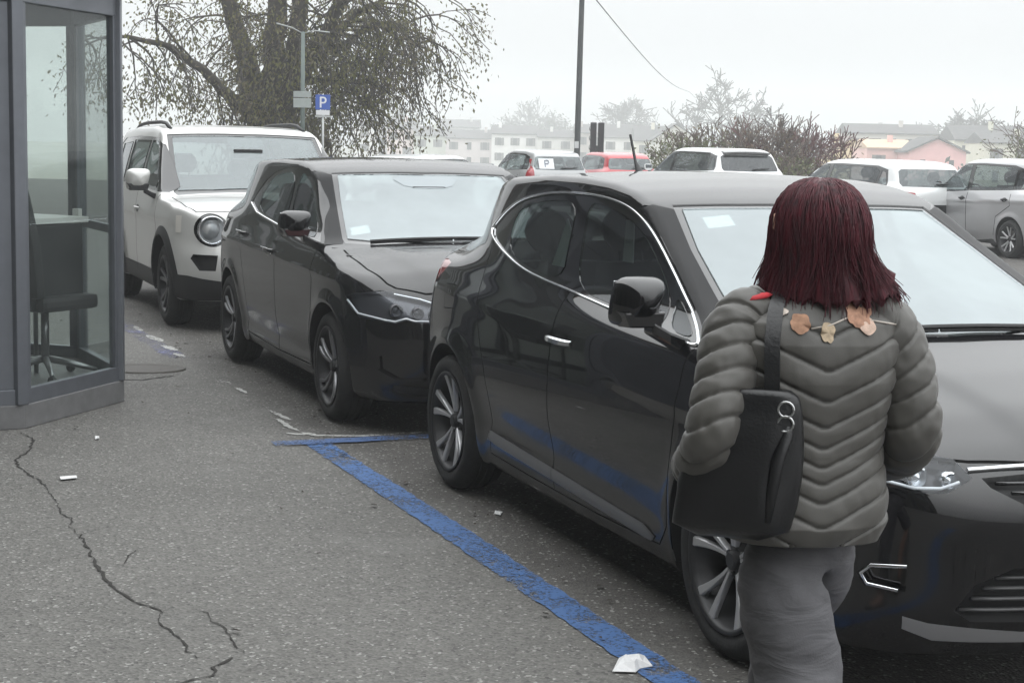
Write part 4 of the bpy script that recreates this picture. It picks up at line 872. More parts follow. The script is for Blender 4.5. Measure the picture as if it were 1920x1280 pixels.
# ------------------------------------------------------------------ the other parked cars
def jeep_spec():
    wb = 2.57
    return dict(name='jeep', wb=wb, hubz=.345, tyre_r=.345, arch_r=.415, xf=1.72, xr=-1.72, zc=.72, bottom=.25,
        prof=[(-2.2, 1.0), (-2.14, 1.15), (-2.0, 1.55), (-1.9, 1.64), (-1.2, 1.685), (-.3, 1.69), (.15, 1.665), (.33, 1.62), (1.02, 1.125), (1.12, 1.09), (1.6, 1.06), (1.85, 1.02), (2.0, .94), (2.08, .8)],
        plan=[(-2.2, .84), (-1.9, .88), (-1.2, .895), (0, .89), (1.2, .895), (1.7, .88), (2.1, .83)],
        vert=[(.2, -.06), (.3, -.03), (.5, -.005), (.7, 0), (.95, 0), (1.05, -.012), (1.12, -.03), (1.7, -.03)],
        belt=[(-2, 1.12), (2.2, 1.05)], tumble=.22, tum2=.12, nose=[(.2, 1.98), (.35, 2.05), (.5, 2.07), (.62, 2.06), (.72, 2.02), (1.0, 1.99), (1.4, 1.9)],
        nplan=[(0, 0), (.4, -.02), (.6, -.05), (.75, -.12), (.86, -.28), (.95, -.5)], tail=[(.2, -2.06), (.4, -2.13), (.8, -2.15), (1.2, -2.13), (1.7, -2.0)],
        tplan=[(0, 0), (.5, .02), (.7, .06), (.82, .16), (.92, .4)], cw=.14, crown=.04, k=.07, kf=.07, psig=.03,
        arch=[(wb/2, .345, .415, .03), (-wb/2, .345, .415, .03)], creases=[(Tab([(-2, .90), (2, .88)], .1, -3, 3), .010, .05, -2.2, 1.9)])
def build_jeep(loc, rz):
    sp = jeep_spec(); root = empty('parked_car', (*loc, 0), rz); tag(root, 'white boxy off-roader with round headlights and roof rails parked by the glass booth', 'car', 'cars parked along the blue line')
    PAINT = paint('pearl_white_paint', (.50, .50, .485), .1, .4, .8, dust=.25, dustcol=(.22, .21, .19), coat_rough=.05)
    b = Body(sp, .036, 96); ar = arches(root, b, sp)
    b.gap(S((.95, 1.08), (.93, .8), (.88, .5), (.84, .40)), .010); b.gap(S((-.10, 1.1), (-.11, .8), (-.11, .36)), .010); b.gap(S((-1.02, 1.1), (-1.0, .95), (-.88, .75), (-.80, .55), (-.80, .38)), .010)
    b.gap(Tt((1.08, -.78), (1.4, -.79), (1.70, -.775), (1.83, -.72)), .010); b.gap(Tt((1.83, -.72), (1.90, -.4), (1.92, 0)), .010)
    dlo = S((-1.72, 1.14), (-.1, 1.12), (.95, 1.10), (.90, 1.15), (.42, 1.50), (.22, 1.565), (-.8, 1.575), (-1.6, 1.555), (-1.78, 1.5))
    b.region('front_door_glass', S((-.05, 1.15), (.72, 1.135), (.74, 1.18), (.36, 1.475), (.2, 1.535), (-.05, 1.54)), SIDEGLASS, .006, parent='front_door')
    b.region('rear_door_glass', S((-.17, 1.15), (-.95, 1.16), (-1.0, 1.54), (-.17, 1.54)), SIDEGLASS, .006, parent='rear_door')
    b.region('quarter_glass', S((-1.1, 1.17), (-1.6, 1.2), (-1.62, 1.5), (-1.1, 1.52)), SIDEGLASS, .006)
    b.region('window_surround', dlo, GLOSSB, .004)
    b.region('windscreen', Tt((.375, 0), (.36, -.35), (.34, -.64), (.6, -.665), (.94, -.70), (.99, -.4), (1.0, 0)), WSCREEN2, .005, center=True)
    b.region('windscreen_edge', Tt((.34, 0), (.325, -.35), (.30, -.68), (.6, -.705), (.96, -.74), (1.03, -.72), (1.055, -.4), (1.075, 0)), GLOSSB, .006, center=True)
    b.region('rear_screen', Rr((0, 1.52), (-.58, 1.51), (-.62, 1.2), (0, 1.18)), SIDEGLASS, .005, center=True)
    cy_, cz_, r = -.615, .83, .112
    b.region('headlight', Ff(*[(cy_+r*math.cos(a), cz_+r*math.sin(a)) for a in np.linspace(0, 2*math.pi, 28, endpoint=False)]), mat('lamp_bowl', (.45, .46, .46), .4, .3), .045)
    b.region('headlight_surround', Ff(*[(cy_+(r+.022)*math.cos(a), cz_+(r+.022)*math.sin(a)) for a in np.linspace(0, 2*math.pi, 28, endpoint=False)]), GLOSSB, .006)
    b.region('side_repeater', S((1.70, .80), (1.76, .80), (1.76, .94), (1.70, .94)), mat('clear_repeater', (.6, .58, .54), .3), -.004)
    for i in range(4):
        y = -.06-i*.115; 
        if i < 4: b.region('grille_slot#%d' % i, Ff((y+.032, .93), (y-.032, .93), (y-.036, .76), (y+.036, .76)), PLASTIC, .035, round_=1)
    b.region('lower_grille', Ff((0, .60), (-.42, .60), (-.50, .52), (-.46, .46), (0, .46)), PLASTIC, .04, center=True)
    b.region('fog_pocket', Ff((-.58, .63), (-.76, .635), (-.78, .60), (-.72, .505), (-.60, .505)), PLASTIC, .05)
    b.region('lower_bumper', Ff((0, .42), (-.55, .42), (-.70, .44), (-.80, .46))+S((1.72, .46), (1.70, .27))+Ff((-.6, .265), (0, .265)), PLASTIC, -.006, center=True)
    b.region('sill_cladding', S((.88, .42), (-.88, .42), (-.88, .27), (.88, .27)), PLASTIC, -.008)
    for hx in (wb_ := sp['wb']/2, -sp['wb']/2):
        R1 = .485; R0 = .416; A = np.linspace(R_(-8), R_(188), 30)
        b.region('arch_cladding#%d' % (hx > 0), S(*[(hx+R1*math.cos(a), .345+R1*math.sin(a)) for a in A]+[(hx+R0*math.cos(a), .345+R0*math.sin(a)) for a in A[::-1]]), PLASTIC, -.010)
    b.region('bonnet', Tt((1.075, 0), (1.055, -.4), (1.07, -.77), (1.4, -.787), (1.70, -.772), (1.83, -.717), (1.90, -.397), (1.92, 0)), PAINT, 0, center=True)
    b.region('front_door', S((-.105, 1.12), (.95, 1.10), (.93, .8), (.88, .5), (.84, .42), (-.11, .42)), PAINT, 0)
    b.region('rear_door', S((-.105, 1.12), (-1.02, 1.13), (-1.0, .95), (-.88, .75), (-.80, .55), (-.80, .42), (-.11, .42)), PAINT, 0)
    made = b.build(root, PAINT); F = b.F
    for arc, hx in ar: well(root, b, arc, hx, sp['hubz'], sp['arch_r'])
    for sg, pa in ((1, made['headlight'][0]), (-1, made['headlight'][-1])):
        c = F.pt(('f', cy_, cz_)); m = MB(); m.lathe([(.10, -.03), (.085, -.04), (.055, -.01), (.05, -.005), (0, 0)], 28, f=lambda q, h, a: (c[0]+h-.005, sg*(c[1]+q*math.cos(a)), c[2]+q*math.sin(a))); m.build('reflector', mat('lamp_bowl', (.45, .46, .46), .4, .3), pa, smooth=True, auto=40)
        m = MB(); m.lathe([(.112, -.03), (.115, .004), (.106, .006), (.102, -.02)], 32, f=lambda q, h, a: (c[0]+h-.01*0, sg*(c[1]+q*math.cos(a)), c[2]+q*math.sin(a))); m.build('ring', CHROME, pa, smooth=True)
    lens_cover(b, root, Ff(*[(cy_+r*math.cos(a), cz_+r*math.sin(a)) for a in np.linspace(0, 2*math.pi, 28, endpoint=False)]), made['headlight'])
    handle(b, made, 0.02, .93, .2, PAINT, made['front_door'], PLASTIC); handle(b, made, -.86, .95, .2, PAINT, made['rear_door'], PLASTIC)
    for sg in (1, -1):
        m = MB(); pts = []
        for u in np.linspace(0, 1, 9):
            x = .15-1.9*u; q = F.pt(('t', x, -.60)); pts.append((x, sg*-.615, q[2]+(.032 if 0 < u < 1 else -.005)))
        m.tube(pts, .017, 8); m.build('roof_rail', PLASTIC, root, smooth=True)
    mirror(root, (.78, -.875, 1.08), PAINT, PLASTIC, .2, .2, .19)
    m = MB(); q = F.pt(('t', .42, 0)); m.box((q[0]+.12, 0, q[2]-.12), (.05, .26, .08)); m.build('rear_view_mirror', PLASTIC, root, bevel=.01)
    c = surf_line(F, Tt((.385, -.01), (.385, -.16), (.47, -.16), (.50, -.10), (.50, -.01)), -.01); m = MB(); m.add([tuple(p) for p in c]+[(p[0], -p[1], p[2]) for p in c[::-1]], [tuple(range(10))]); m.build('sensor_panel', mat('sensor_dark', (.02, .022, .025), .5), root)
    four_wheels(root, sp, dict(n=5, rot=.3, spokes=[(-.12, -.2, .024, .03, 0), (.12, .2, .024, .03, 0)], nuts=False), (TYRE, mat('jeep_alloy', (.12, .12, .125), .4, .7), RIMDARK), .885, .232)
    interior(root, .80, 1.06, -.15, w=.72, zf=.40)
    return root
WSCREEN2 = glass('windscreen_clearer', (.55, .62, .62), 1.9, film=.22, filmcol=(.55, .63, .64), even=True)  # thinner pale film, again painting in the sky's reflection
CLEARGL = glass('clear_side_glass', (.55, .6, .6), 1.5, film=.10)
REARGLASS = glass('rear_glass', (.45, .50, .50), 1.7, film=.16, filmcol=(.4, .45, .46))
def hatch_spec(wb=2.5, w=.85, h=1.47, fo=.82, ro=.72, hood=.93, cowl=.92, ws_top=.35, belt=.97, tail_top=-.20, tumble=.32, hubz=.30, box=0.0, tailx=.10, bottom=.19):
    n, t = wb/2+fo, -wb/2-ro; bz = belt
    return dict(wb=wb, hubz=hubz, tyre_r=hubz, arch_r=hubz+.055, xf=wb/2+.40, xr=-wb/2-.39, zc=.62, bottom=bottom,
        prof=[(t-.12, .55), (t+.0, bz-.06), (t+tailx*.6, bz+.04), (t+tailx+.16-box*.08, h-.10), (t+tailx+.27-box*.1, h-.05), (t+.8, h-.008), (-.1, h), (ws_top-.22, h-.03), (ws_top, h-.085), (cowl, hood+.03), (cowl+.1, hood), (n-.40, hood-.06), (n-.2, hood-.13), (n-.06, hood-.25), (n+.02, hood-.38)],
        plan=[(t, w-.09), (t+.35, w-.03), (0, w), (wb/2, w), (n-.3, w-.04), (n, w-.10)], vert=[(.1, -.07), (.2, -.05), (.35, -.02), (.6, 0), (.8, .002), (bz-.06, -.01), (bz+.05, -.04), (1.8, -.04)],
        belt=[(-2, bz+.05), (0, bz), (1.2, bz-.04)], tumble=tumble, tum2=.08, nose=[(.15, n-.08), (.3, n-.01), (.5, n), (.65, n-.03), (.9, n-.14), (1.4, n-.4)],
        nplan=[(0, 0), (.4, -.04), (.6, -.11), (.75, -.24), (.88, -.5)], tail=[(.15, t+.08), (.35, t+.01), (.55, t), (.8, t+.02), (bz, t+.05), (h-.1, t+tailx+.12), (1.9, t+.5)], tplan=[(0, 0), (.4, .02), (.6, .05), (.75, .13), (.85, .3), (.95, .55)],
        cw=.16, crown=.05, gplan=[(t-.3, .16), (t+.2, .09), (t+.7, .01), (t+.9, 0), (1.2, 0)], arch=[(wb/2, hubz, hubz+.055, .016), (-wb/2, hubz, hubz+.055, .016)], creases=[(Tab([(-2, bz-.10), (2, bz-.18)], .1, -3, 3), .010, .04, -2.2, 1.6)], h=h, beltz=bz, n=n, t=t, cowl=cowl, ws_top=ws_top, ro=ro)
def back_car(label, loc, rz, pnt, sp, tail='tall', dlo_rear=None, alloy=None, spoiler=None, handle_m=None, rear_film=None, detail=.05, rsill=None, group='cars parked in the back row', name='parked_car', chrome=False, glassm=None, roof_rails=False):
    root = empty(name, (*loc, 0), rz); tag(root, label, 'car', group)
    b = Body(sp, detail, 72); ar = arches(root, b, sp); h, bz, n, t, wb = sp['h'], sp['beltz'], sp['n'], sp['t'], sp['wb']; rr_ = dlo_rear or t+.42; ct = sp['cowl']; wt = sp['ws_top']
    b.gap(S((ct-.10, bz-.04), (ct-.14, .7), (ct-.22, .33)), .012); b.gap(S((.0, bz-.01), (-.01, .3)), .012); b.gap(S((rr_+.30, bz), (rr_+.28, .8), (-wb/2+.36, .62), (-wb/2+.42, .33)), .012)
    top = h-.115
    front = S((.05, bz+.03), (ct-.28, bz+.01), (ct-.26, bz+.05), (wt+.06, top-.07), (wt-.12, top-.01), (.05, top)); gm = glassm or CLEARGL
    b.region('front_door_glass', front, gm, .006, parent='front_door'); b.region('rear_door_glass', S((-.05, bz+.035), (rr_+.30, bz+.065), (rr_+.28, top-.06), (rr_+.40, top-.02), (-.05, top)), gm, .006, parent='rear_door')
    b.region('quarter_glass', S((rr_+.25, bz+.075), (rr_+.05, bz+.10), (rr_+.13, top-.10), (rr_+.23, top-.07)), gm, .006)
    b.region('window_surround', S((rr_, bz+.07), (0, bz+.015), (ct-.10, bz-.03), (ct-.12, bz+.02), (wt+.10, top-.045), (wt-.10, top+.02), (-.3, top+.03), (rr_+.35, top+.01), (rr_+.10, top-.05)), GLOSSB, .004)
    zt = h-.15; zb = rsill or bz+.07; yw = .585*sp['plan'][2][1]/.85
    b.region('rear_screen', Rr((0, zt), (-yw+.05, zt-.005), (-yw, zt-.04), (-yw-.045, zb+.05), (-yw-.02, zb), (0, zb-.01)), rear_film or REARGLASS, .006, center=True)
    b.region('windscreen', Tt((wt+.06, 0), (wt+.03, -.35), (wt, -.57), (ct-.13, -.66), (ct-.05, -.45), (ct-.01, 0)), WSCREEN2, .005, center=True)
    w = sp['plan'][2][1]
    if tail == 'tall':       # tall upright lamps beside the rear screen
        b.region('tail_light', Rr((-yw-.075, h-.20), (-yw-.06, bz-.14))+S((t+.30, bz-.14), (t+.34, bz+.05), (t+.40, h-.22)), RED_LENS, -.004)
    else:
        b.region('tail_light', Rr((-.44, bz-.03), (-.44, bz-.14), (-.60, bz-.17))+S((t+.16, bz-.17), (t+.27, bz-.12), (t+.30, bz-.03), (t+.20, bz+.0)), RED_LENS, -.003)
    b.region('number_plate_recess', Rr((0, bz-.22), (-.30, bz-.22), (-.30, bz-.36), (0, bz-.36)), GLOSSB, .012, center=True)
    b.region('headlight', Ff((-w+.22, .66), (-w+.30, .74), (-w+.14, .80))+S((n-.50, .80), (n-.42, .70)), LAMP_REFL, .01)
    b.region('front_door', S((0, bz), (ct-.10, bz-.04), (ct-.14, .7), (ct-.22, .33), (-.01, .3)), pnt, 0); b.region('rear_door', S((0, bz), (rr_+.30, bz+.03), (rr_+.28, .8), (-wb/2+.36, .62), (-wb/2+.42, .33), (-.01, .3)), pnt, 0)
    made = b.build(root, pnt); F = b.F
    for arc, hx in ar: well(root, b, arc, hx, sp['hubz'], sp['arch_r'])
    handle(b, made, .12, bz-.10, .17, handle_m or PLASTIC, made['front_door'], PLASTIC); handle(b, made, rr_+.42, bz-.09, .17, handle_m or PLASTIC, made['rear_door'], PLASTIC)
    mirror(root, (ct-.22, -w+.02, bz-.01), handle_m or PLASTIC, PLASTIC, .18, .18, .14)
    q = F.pt(('r', 0, zb+.02)); P = surf_line(F, [('r', -y, zb+.03+.02*(y/.45)) for y in np.linspace(0, .42, 6)], .02); wiper(root, [tuple(p) for p in P], 'rear_wiper')
    if spoiler:
        m = MB(); rings = []
        for y in np.linspace(-.54, .54, 9):
            q = F.pt(('r', -abs(y), h-.13)); q2 = F.pt(('t', t+.62, -abs(y))); rings.append([(q2[0], y, q2[2]+.004), (q[0]-.06, y, q[2]+.055-.02*(y/.54)**2), (q[0]-.07, y, q[2]+.02-.02*(y/.54)**2), (q[0]+.02, y, q[2]-.015)])
        m.loft(rings); m.build('spoiler', spoiler, root, smooth=True, auto=40)
    if roof_rails:
        for sg in (1, -1):
            m = MB(); m.tube([(x, sg*.58, F.pt(('t', x, -.58))[2]+.03) for x in np.linspace(-1.4, .1, 8)], .015, 8); m.build('roof_rail', PLASTIC, root, smooth=True)
    four_wheels(root, sp, dict(n=5, rot=.3, spokes=[(-.16, -.26, .022, .026, 0), (.16, .26, .022, .026, 0)], nuts=False), (TYRE, alloy or ALLOY, RIMDARK), w-.01, sp['hubz']-.085)
    interior(root, ct-.2, bz-.02, -.1, w=.66)
    return root, b, made
SILVER = paint('silver_car_paint', (.46, .46, .47), .55, .38, .8, dust=.15, coat_rough=.05)
WHITEC = paint('white_car_paint', (.62, .63, .63), 0, .4, .8, dust=.15, coat_rough=.05)
GREYC = paint('grey_car_paint', (.34, .345, .35), .4, .4, .8, dust=.2, coat_rough=.05)
REDC = paint('red_car_paint', (.42, .02, .03), .0, .4, .9, dust=.1, coat_rough=.04)
jeep = build_jeep((-2.61, 14.96), -1.18)
def place(u, v, Y): p = at_depth(u, v, Y); return (p.x, p.y)
# silver tall hatchback at the right edge: its near rear wheel stands at pixel (1888, 484)
hp = R_(108); gw = on_ground(1888, 484); spn = hatch_spec(2.30, .80, 1.52, .66, .68, 1.0, .98, .38, .98, hubz=.29, box=1.0, tumble=.18, tailx=.06)
cx = gw.x-(math.cos(hp)*(-1.15)-math.sin(hp)*.78); cyy = gw.y-(math.sin(hp)*(-1.15)+math.cos(hp)*.78)
panda, _, _ = back_car('silver tall hatchback with black door handles cut off by the right edge of the photo', (cx, cyy), hp, SILVER, spn, 'tall', alloy=mat('silver_cover', (.55, .55, .56), .35, .6))
golf, gb, _ = back_car('white rounded hatchback with wide red rear lamp beside the silver car', place(1622, 340, 28), R_(114), WHITEC, hatch_spec(2.575, .875, 1.46, .86, .76, .95, 1.0, .35, .96, tailx=.16, hubz=.315), 'wide', handle_m=WHITEC)
suv, _, _ = back_car('white crossover with black roof spoiler parked in front of the bare shrubs', place(1322, 330, 35), R_(113), WHITEC, hatch_spec(2.69, .90, 1.60, .9, .82, 1.06, 1.02, .30, 1.06, hubz=.345, tailx=.30, bottom=.24), 'wide', spoiler=GLOSSB, handle_m=WHITEC, rear_film=glass('dark_rear_glass', (.10, .11, .12), 1.6, film=.05))
redc, _, _ = back_car('small red hatchback partly hidden behind the black hatchback roof', place(1142, 330, 42), R_(107), REDC, hatch_spec(2.35, .80, 1.44, .72, .60, .92, .9, .32, .94, tailx=.15), 'wide', handle_m=REDC)
grey, gbody, gmade = back_car('grey hatchback with a white P sheet in its rear window', place(1004, 330, 38.5), R_(109), GREYC, hatch_spec(2.46, .82, 1.47, .76, .58, .94, .95, .34, .95, tailx=.10), 'tall', handle_m=GREYC)
wfar, _, _ = back_car('low white car showing only its roof behind the dark grey hatchback', place(812, 310, 35), R_(60), WHITEC, hatch_spec(2.5, .85, 1.33, .82, .75, .92, .95, .35, .95), 'wide', handle_m=WHITEC)
# the sheet with a P taped inside the grey car's rear screen
F = gbody.F; P = F.grad(np.array([F.pt(('r', -.32, 1.20))]))[0]
def on_rear(y, z, lift): q = F.pt(('r', -abs(y), z)); n_ = F.grad(np.array([q]))[0]*np.array([1, 1 if y < 0 else -1, 1]); return (q[0]+n_[0]*lift, y, q[2]+n_[2]*lift)
m = MB(); m.add([on_rear(.50, 1.27, .002), on_rear(.15, 1.27, .002), on_rear(.15, 1.04, .002), on_rear(.50, 1.04, .002)], [(0, 1, 2, 3)]); sh = m.build('window_sheet', mat('sheet_white', (.75, .76, .78), .7), grey)
def stroke(pts, w_):
    m = MB(); m.tube([on_rear(y, z, .006) for y, z in pts], w_, 4); m.build('letter_p', mat('print_grey', (.25, .27, .32), .7), sh)
stroke([(.36, 1.08), (.36, 1.23), (.30, 1.235), (.265, 1.21), (.265, 1.18), (.30, 1.155), (.36, 1.155)], .012)
# ------------------------------------------------------------------ glass booth at the left
def booth():
    V = [Vector((-2.61, 8.47, 0))]; a = R_(73)
    root = empty('kiosk', (-3.6, 9.3, 0)); tag(root, 'grey metal octagonal booth with glass panes at the left edge', 'kiosk')
    for i in range(7): V.append(V[-1]+Vector((math.cos(a+i*math.pi/4), math.sin(a+i*math.pi/4), 0)))
    off = Vector((-3.6, 9.3, 0)); V = [v-off for v in V]; c = sum(V, Vector())/8
    FR = mat('booth_grey_metal', (.155, .165, .185), .45, .5, var=.12, vscale=3, rvar=.1); PLI = mat('booth_plinth', (.15, .15, .152), .7, var=.2, vscale=6); GL = glass('booth_glass', (.90, .93, .92), 1.45, film=.04, filmcol=(.4, .42, .42))
    H = 2.45
    for i in range(8):
        A, B = V[i], V[(i+1) % 8]; d = (B-A).normalized(); n = Vector((d.y, -d.x, 0)); rz = math.atan2(d.y, d.x); L_ = (B-A).length; mid = (A+B)/2
        m = MB(); m.box(mid+Vector((0, 0, .065))-n*.02, (L_+.012, .07, .13), rz); m.build('plinth', PLI, root, bevel=.006)
        m = MB(); m.box(A+Vector((0, 0, .13+(H-.13)/2))-n*.02, (.07, .07, H-.13), rz-math.pi/8); m.build('corner_post', FR, root, bevel=.006)
        m = MB(); m.box(mid+Vector((0, 0, .17))-n*.018, (L_-.06, .05, .085), rz); m.build('bottom_rail', FR, root, bevel=.005)
        m = MB(); m.box(mid+Vector((0, 0, H-.10))-n*.018, (L_-.06, .05, .20), rz); m.build('top_rail', FR, root, bevel=.005)
        if i in (7,):                        # closed panel
            m = MB(); m.box(mid+Vector((0, 0, .2125+(H-.4125)/2))-n*.02, (L_-.07, .03, H-.4125), rz); m.build('metal_panel', FR, root, bevel=.003)
        else:
            for sx in (-1, 1):
                m = MB(); m.box(mid+d*sx*(L_/2-.052)+Vector((0, 0, .2125+(H-.4125)/2))-n*.018, (.035, .045, H-.4125), rz); m.build('pane_frame', FR, root, bevel=.004)
            m = MB(); m.box(mid+Vector((0, 0, .2125+(H-.4125)/2))-n*.02, (L_-.139, .006, H-.4125), rz); m.build('pane', GL, root)
            if i in (1, 2, 3): m = MB(); m.box(mid+Vector((0, 0, 1.02))-n*.02, (L_-.14, .04, .05), rz); m.build('cross_rail', FR, root, bevel=.004)
    m = MB(); ring = lambda k, z: [c+(v-c)*k+Vector((0, 0, z)) for v in V]
    m.loft([ring(1.10, H), ring(1.10, H+.14), ring(.9, H+.2), ring(.15, H+.5)]); m.build('roof', FR, root)
    m = MB(); m.loft([ring(.96, .02), ring(.96, .14)]); m.build('floor', mat('booth_floor', (.10, .10, .098), .6, var=.2), root)
    # black high-backed chair and a board inside
    q = at_depth(85, 660, 9.35); ch = empty('office_chair', (q.x, q.y, .14), R_(60)); tag(ch, 'black swivel chair standing inside the glass booth', 'chair')
    BL = mat('chair_black', (.016, .016, .018), .65); ST = mat('chair_steel', (.30, .30, .31), .35, .9)
    for k in range(5):
        a_ = 2*math.pi*k/5+.3; m = MB(); m.tube([(0, 0, .12), (.16*math.cos(a_), .16*math.sin(a_), .09), (.30*math.cos(a_), .30*math.sin(a_), .055)], [.022, .018, .013], 8); lg = m.build('leg', ST, ch, smooth=True)
        m = MB(); e = (.30*math.cos(a_), .30*math.sin(a_)); m.tube([(e[0]-.012, e[1], .027), (e[0]+.012, e[1], .027)], .026, 10); m.build('castor', BL, lg, smooth=True, auto=40)
    m = MB(); m.tube([(0, 0, .10), (0, 0, .42)], .024, 10); m.build('column', ST, ch, smooth=True)
    m = MB(); m.box((0, 0, .46), (.44, .44, .09)); m.build('seat', BL, ch, bevel=.03)
    m = MB(); m.loft([[(-.20-.03*abs(u)**2*0, w_*.23, .5) for w_ in (-1, 1)]+[(-.27, w_*.23, .5) for w_ in (1, -1)], [(-.24, w_*.24, .8) for w_ in (-1, 1)]+[(-.31, w_*.24, .8) for w_ in (1, -1)], [(-.29, w_*.2, 1.12) for w_ in (-1, 1)]+[(-.35, w_*.2, 1.12) for w_ in (1, -1)]] if (u := 0) == 0 else []); m.build('backrest', BL, ch, bevel=.02)
    A, B = at_depth(44, 500, 9.02), at_depth(152, 500, 9.42); mid = (A+B)/2; d = (B-A); rz = math.atan2(d.y, d.x); L_ = math.hypot(d.x, d.y)
    bd = empty('counter', (mid.x, mid.y, .14), rz); tag(bd, 'dark counter with white top inside the glass booth', 'counter')
    zt, zb = at_depth(100, 420, 9.2).z-.14, at_depth(100, 578, 9.2).z-.14
    m = MB(); m.box((0, 0, (zt+zb)/2), (L_, .03, zt-zb)); m.build('panel', mat('board_black', (.012, .013, .015), .7), bd, bevel=.004)
    m = MB(); m.box((0, .18, zt+.02), (L_+.04, .45, .035)); m.build('counter_top', mat('white_plastic', (.62, .62, .60), .5), bd, bevel=.004)
    for sx in (-1, 1): m = MB(); m.tube([(sx*(L_/2-.02), .35, 0), (sx*(L_/2-.02), .35, zt)], .014, 8); m.build('leg', ST, bd, smooth=True)
    m = MB(); m.box((L_/2+.025, .05, zt-.12), (.03, .05, .40)); m.build('white_edge', mat('white_plastic', (.62, .62, .60), .5), bd, bevel=.004)
booth()
# ------------------------------------------------------------------ added building on the near left, out of frame, kept dark to dim car-side reflections
def unseen_building():
    o0 = LINE_A-LN*7.5; root = empty('unseen_building', (o0.x, o0.y, 0), math.atan2(LD.y, LD.x)); tag(root, 'unseen street building added at the left, its wall darkened to dim the car-door reflections', 'building')
    W = mat('dark_street_wall', (.035, .038, .026), .9, var=.15, vscale=1.2); SH = mat('green_shutter', (.03, .05, .04), .6); GL = mat('dark_pane', (.02, .022, .024), .1)  # wall colour set very dark so the car doors mirror less light
    m = MB(); m.box((-18, -4, 5.2), (86, 8, 10.4)); m.build('wall', W, root)
    m = MB(); m.box((-18, -3.8, 10.55), (87, 9.2, .3)); m.build('roof', mat('roof_tile_dark', (.12, .07, .05), .9), root)
    for fl in range(3):
        for k in range(26):
            x = -58+k*3.2; z = 1.5+fl*3.2; h = 2.4 if fl == 0 else 1.7
            m = MB(); m.box((x, .03, z+(-.2 if fl == 0 else .5)), (1.1, .06, h)); w_ = m.build('window', GL, root)
            if fl:
                for sx in (-1, 1): m = MB(); m.box((x+sx*.85, .05, z+.5), (.55, .05, h+.1)); m.build('shutter', SH, w_)
unseen_building()
# ------------------------------------------------------------------ trees
def leaf_mesh(name, pts, size, mt, parent, seed=0, droop=.6, aspect=2.2):
    """pts: list of (position, direction); one folded leaf-sized face each"""
    rn = np.random.RandomState(seed); n = len(pts); P = np.array([p[0] for p in pts]); D = np.array([p[1] for p in pts])
    d = D*.5+rn.normal(0, .6, (n, 3)); d[:, 2] -= droop; d /= np.linalg.norm(d, axis=1, keepdims=True)
    s = np.cross(d, rn.normal(0, 1, (n, 3))); s /= np.linalg.norm(s, axis=1, keepdims=True); L_ = size*rn.uniform(.6, 1.4, n)[:, None]; w = L_/aspect
    v = np.stack([P, P+d*L_*.5+s*w*.5, P+d*L_, P+d*L_*.5-s*w*.5], 1).reshape(-1, 3); f = np.arange(n*4).reshape(-1, 4)
    me = bpy.data.meshes.new(name); me.from_pydata(v.tolist(), [], f.tolist()); me.materials.append(mt); return link(bpy.data.objects.new(name, me), parent)
def leaf_mat(name, a, b, scale=.8, tr=.25):
    if name in _mats: return _mats[name]
    m = bpy.data.materials.new(name); m.use_nodes = True; t = m.node_tree; bs = t.nodes['Principled BSDF']; k = t.links.new
    ge = N(t, 'ShaderNodeNewGeometry'); nz = N(t, 'ShaderNodeTexNoise'); nz.inputs['Scale'].default_value = scale; k(ge.outputs['Position'], nz.inputs['Vector'])
    ad = N(t, 'ShaderNodeMath', operation='MULTIPLY_ADD'); k(ge.outputs['Random Per Island'], ad.inputs[0]); ad.inputs[1].default_value = .5; k(nz.outputs['Fac'], ad.inputs[2])
    mr = N(t, 'ShaderNodeMapRange'); k(ad.outputs[0], mr.inputs['Value']); mr.inputs['From Min'].default_value = .5; mr.inputs['From Max'].default_value = 1.0
    mi = N(t, 'ShaderNodeMix', data_type='RGBA'); mi.inputs[6].default_value = (*a, 1); mi.inputs[7].default_value = (*b, 1); k(mr.outputs[0], mi.inputs[0]); k(mi.outputs[2], bs.inputs['Base Color']); bs.inputs['Roughness'].default_value = .7
    tl = N(t, 'ShaderNodeBsdfTranslucent'); k(mi.outputs[2], tl.inputs[0]); ms = N(t, 'ShaderNodeMixShader'); ms.inputs[0].default_value = tr; k(bs.outputs[0], ms.inputs[1]); k(tl.outputs[0], ms.inputs[2]); k(ms.outputs[0], t.nodes['Material Output'].inputs['Surface'])
    _mats[name] = m; return m
def grow(rn, start, d, length, radius, depth, br, tips, maxd, spread=.6, droop=0.0, up=.15, kids=(2, 3), shrink=.72, wig=.18, twigs=None):
    """recursive branching; br collects (points, radii); tips collects twig points"""
    n = 5 if depth < 2 else 4; pts = [start.copy()]; p = start.copy(); d = d.normalized()
    for i in range(n):
        d = (d+Vector((rn.gauss(0, wig), rn.gauss(0, wig), rn.gauss(0, wig)*.6+(up if depth < 2 else -droop)*.35))).normalized(); p = p+d*(length/n); pts.append(p.copy())
        if depth >= maxd-1: tips.append((tuple(p), tuple(d)))
    br.append((depth, pts, [radius*(1-.42*i/n) for i in range(n+1)]))
    if depth < maxd:
        for k in range(rn.randint(*kids)+(1 if depth == 0 else 0)):
            j = rn.choice([n, n, n-1, n-2]) if depth else rn.choice([n, n-1, n-2]); nd = (d+Vector((rn.gauss(0, spread), rn.gauss(0, spread), rn.gauss(0, spread*.6)))).normalized()
            grow(rn, pts[j], nd, length*shrink*rn.uniform(.8, 1.15), radius*.58*(rn.uniform(.8, 1.1)), depth+1, br, tips, maxd, spread, droop, up, kids, shrink, wig)
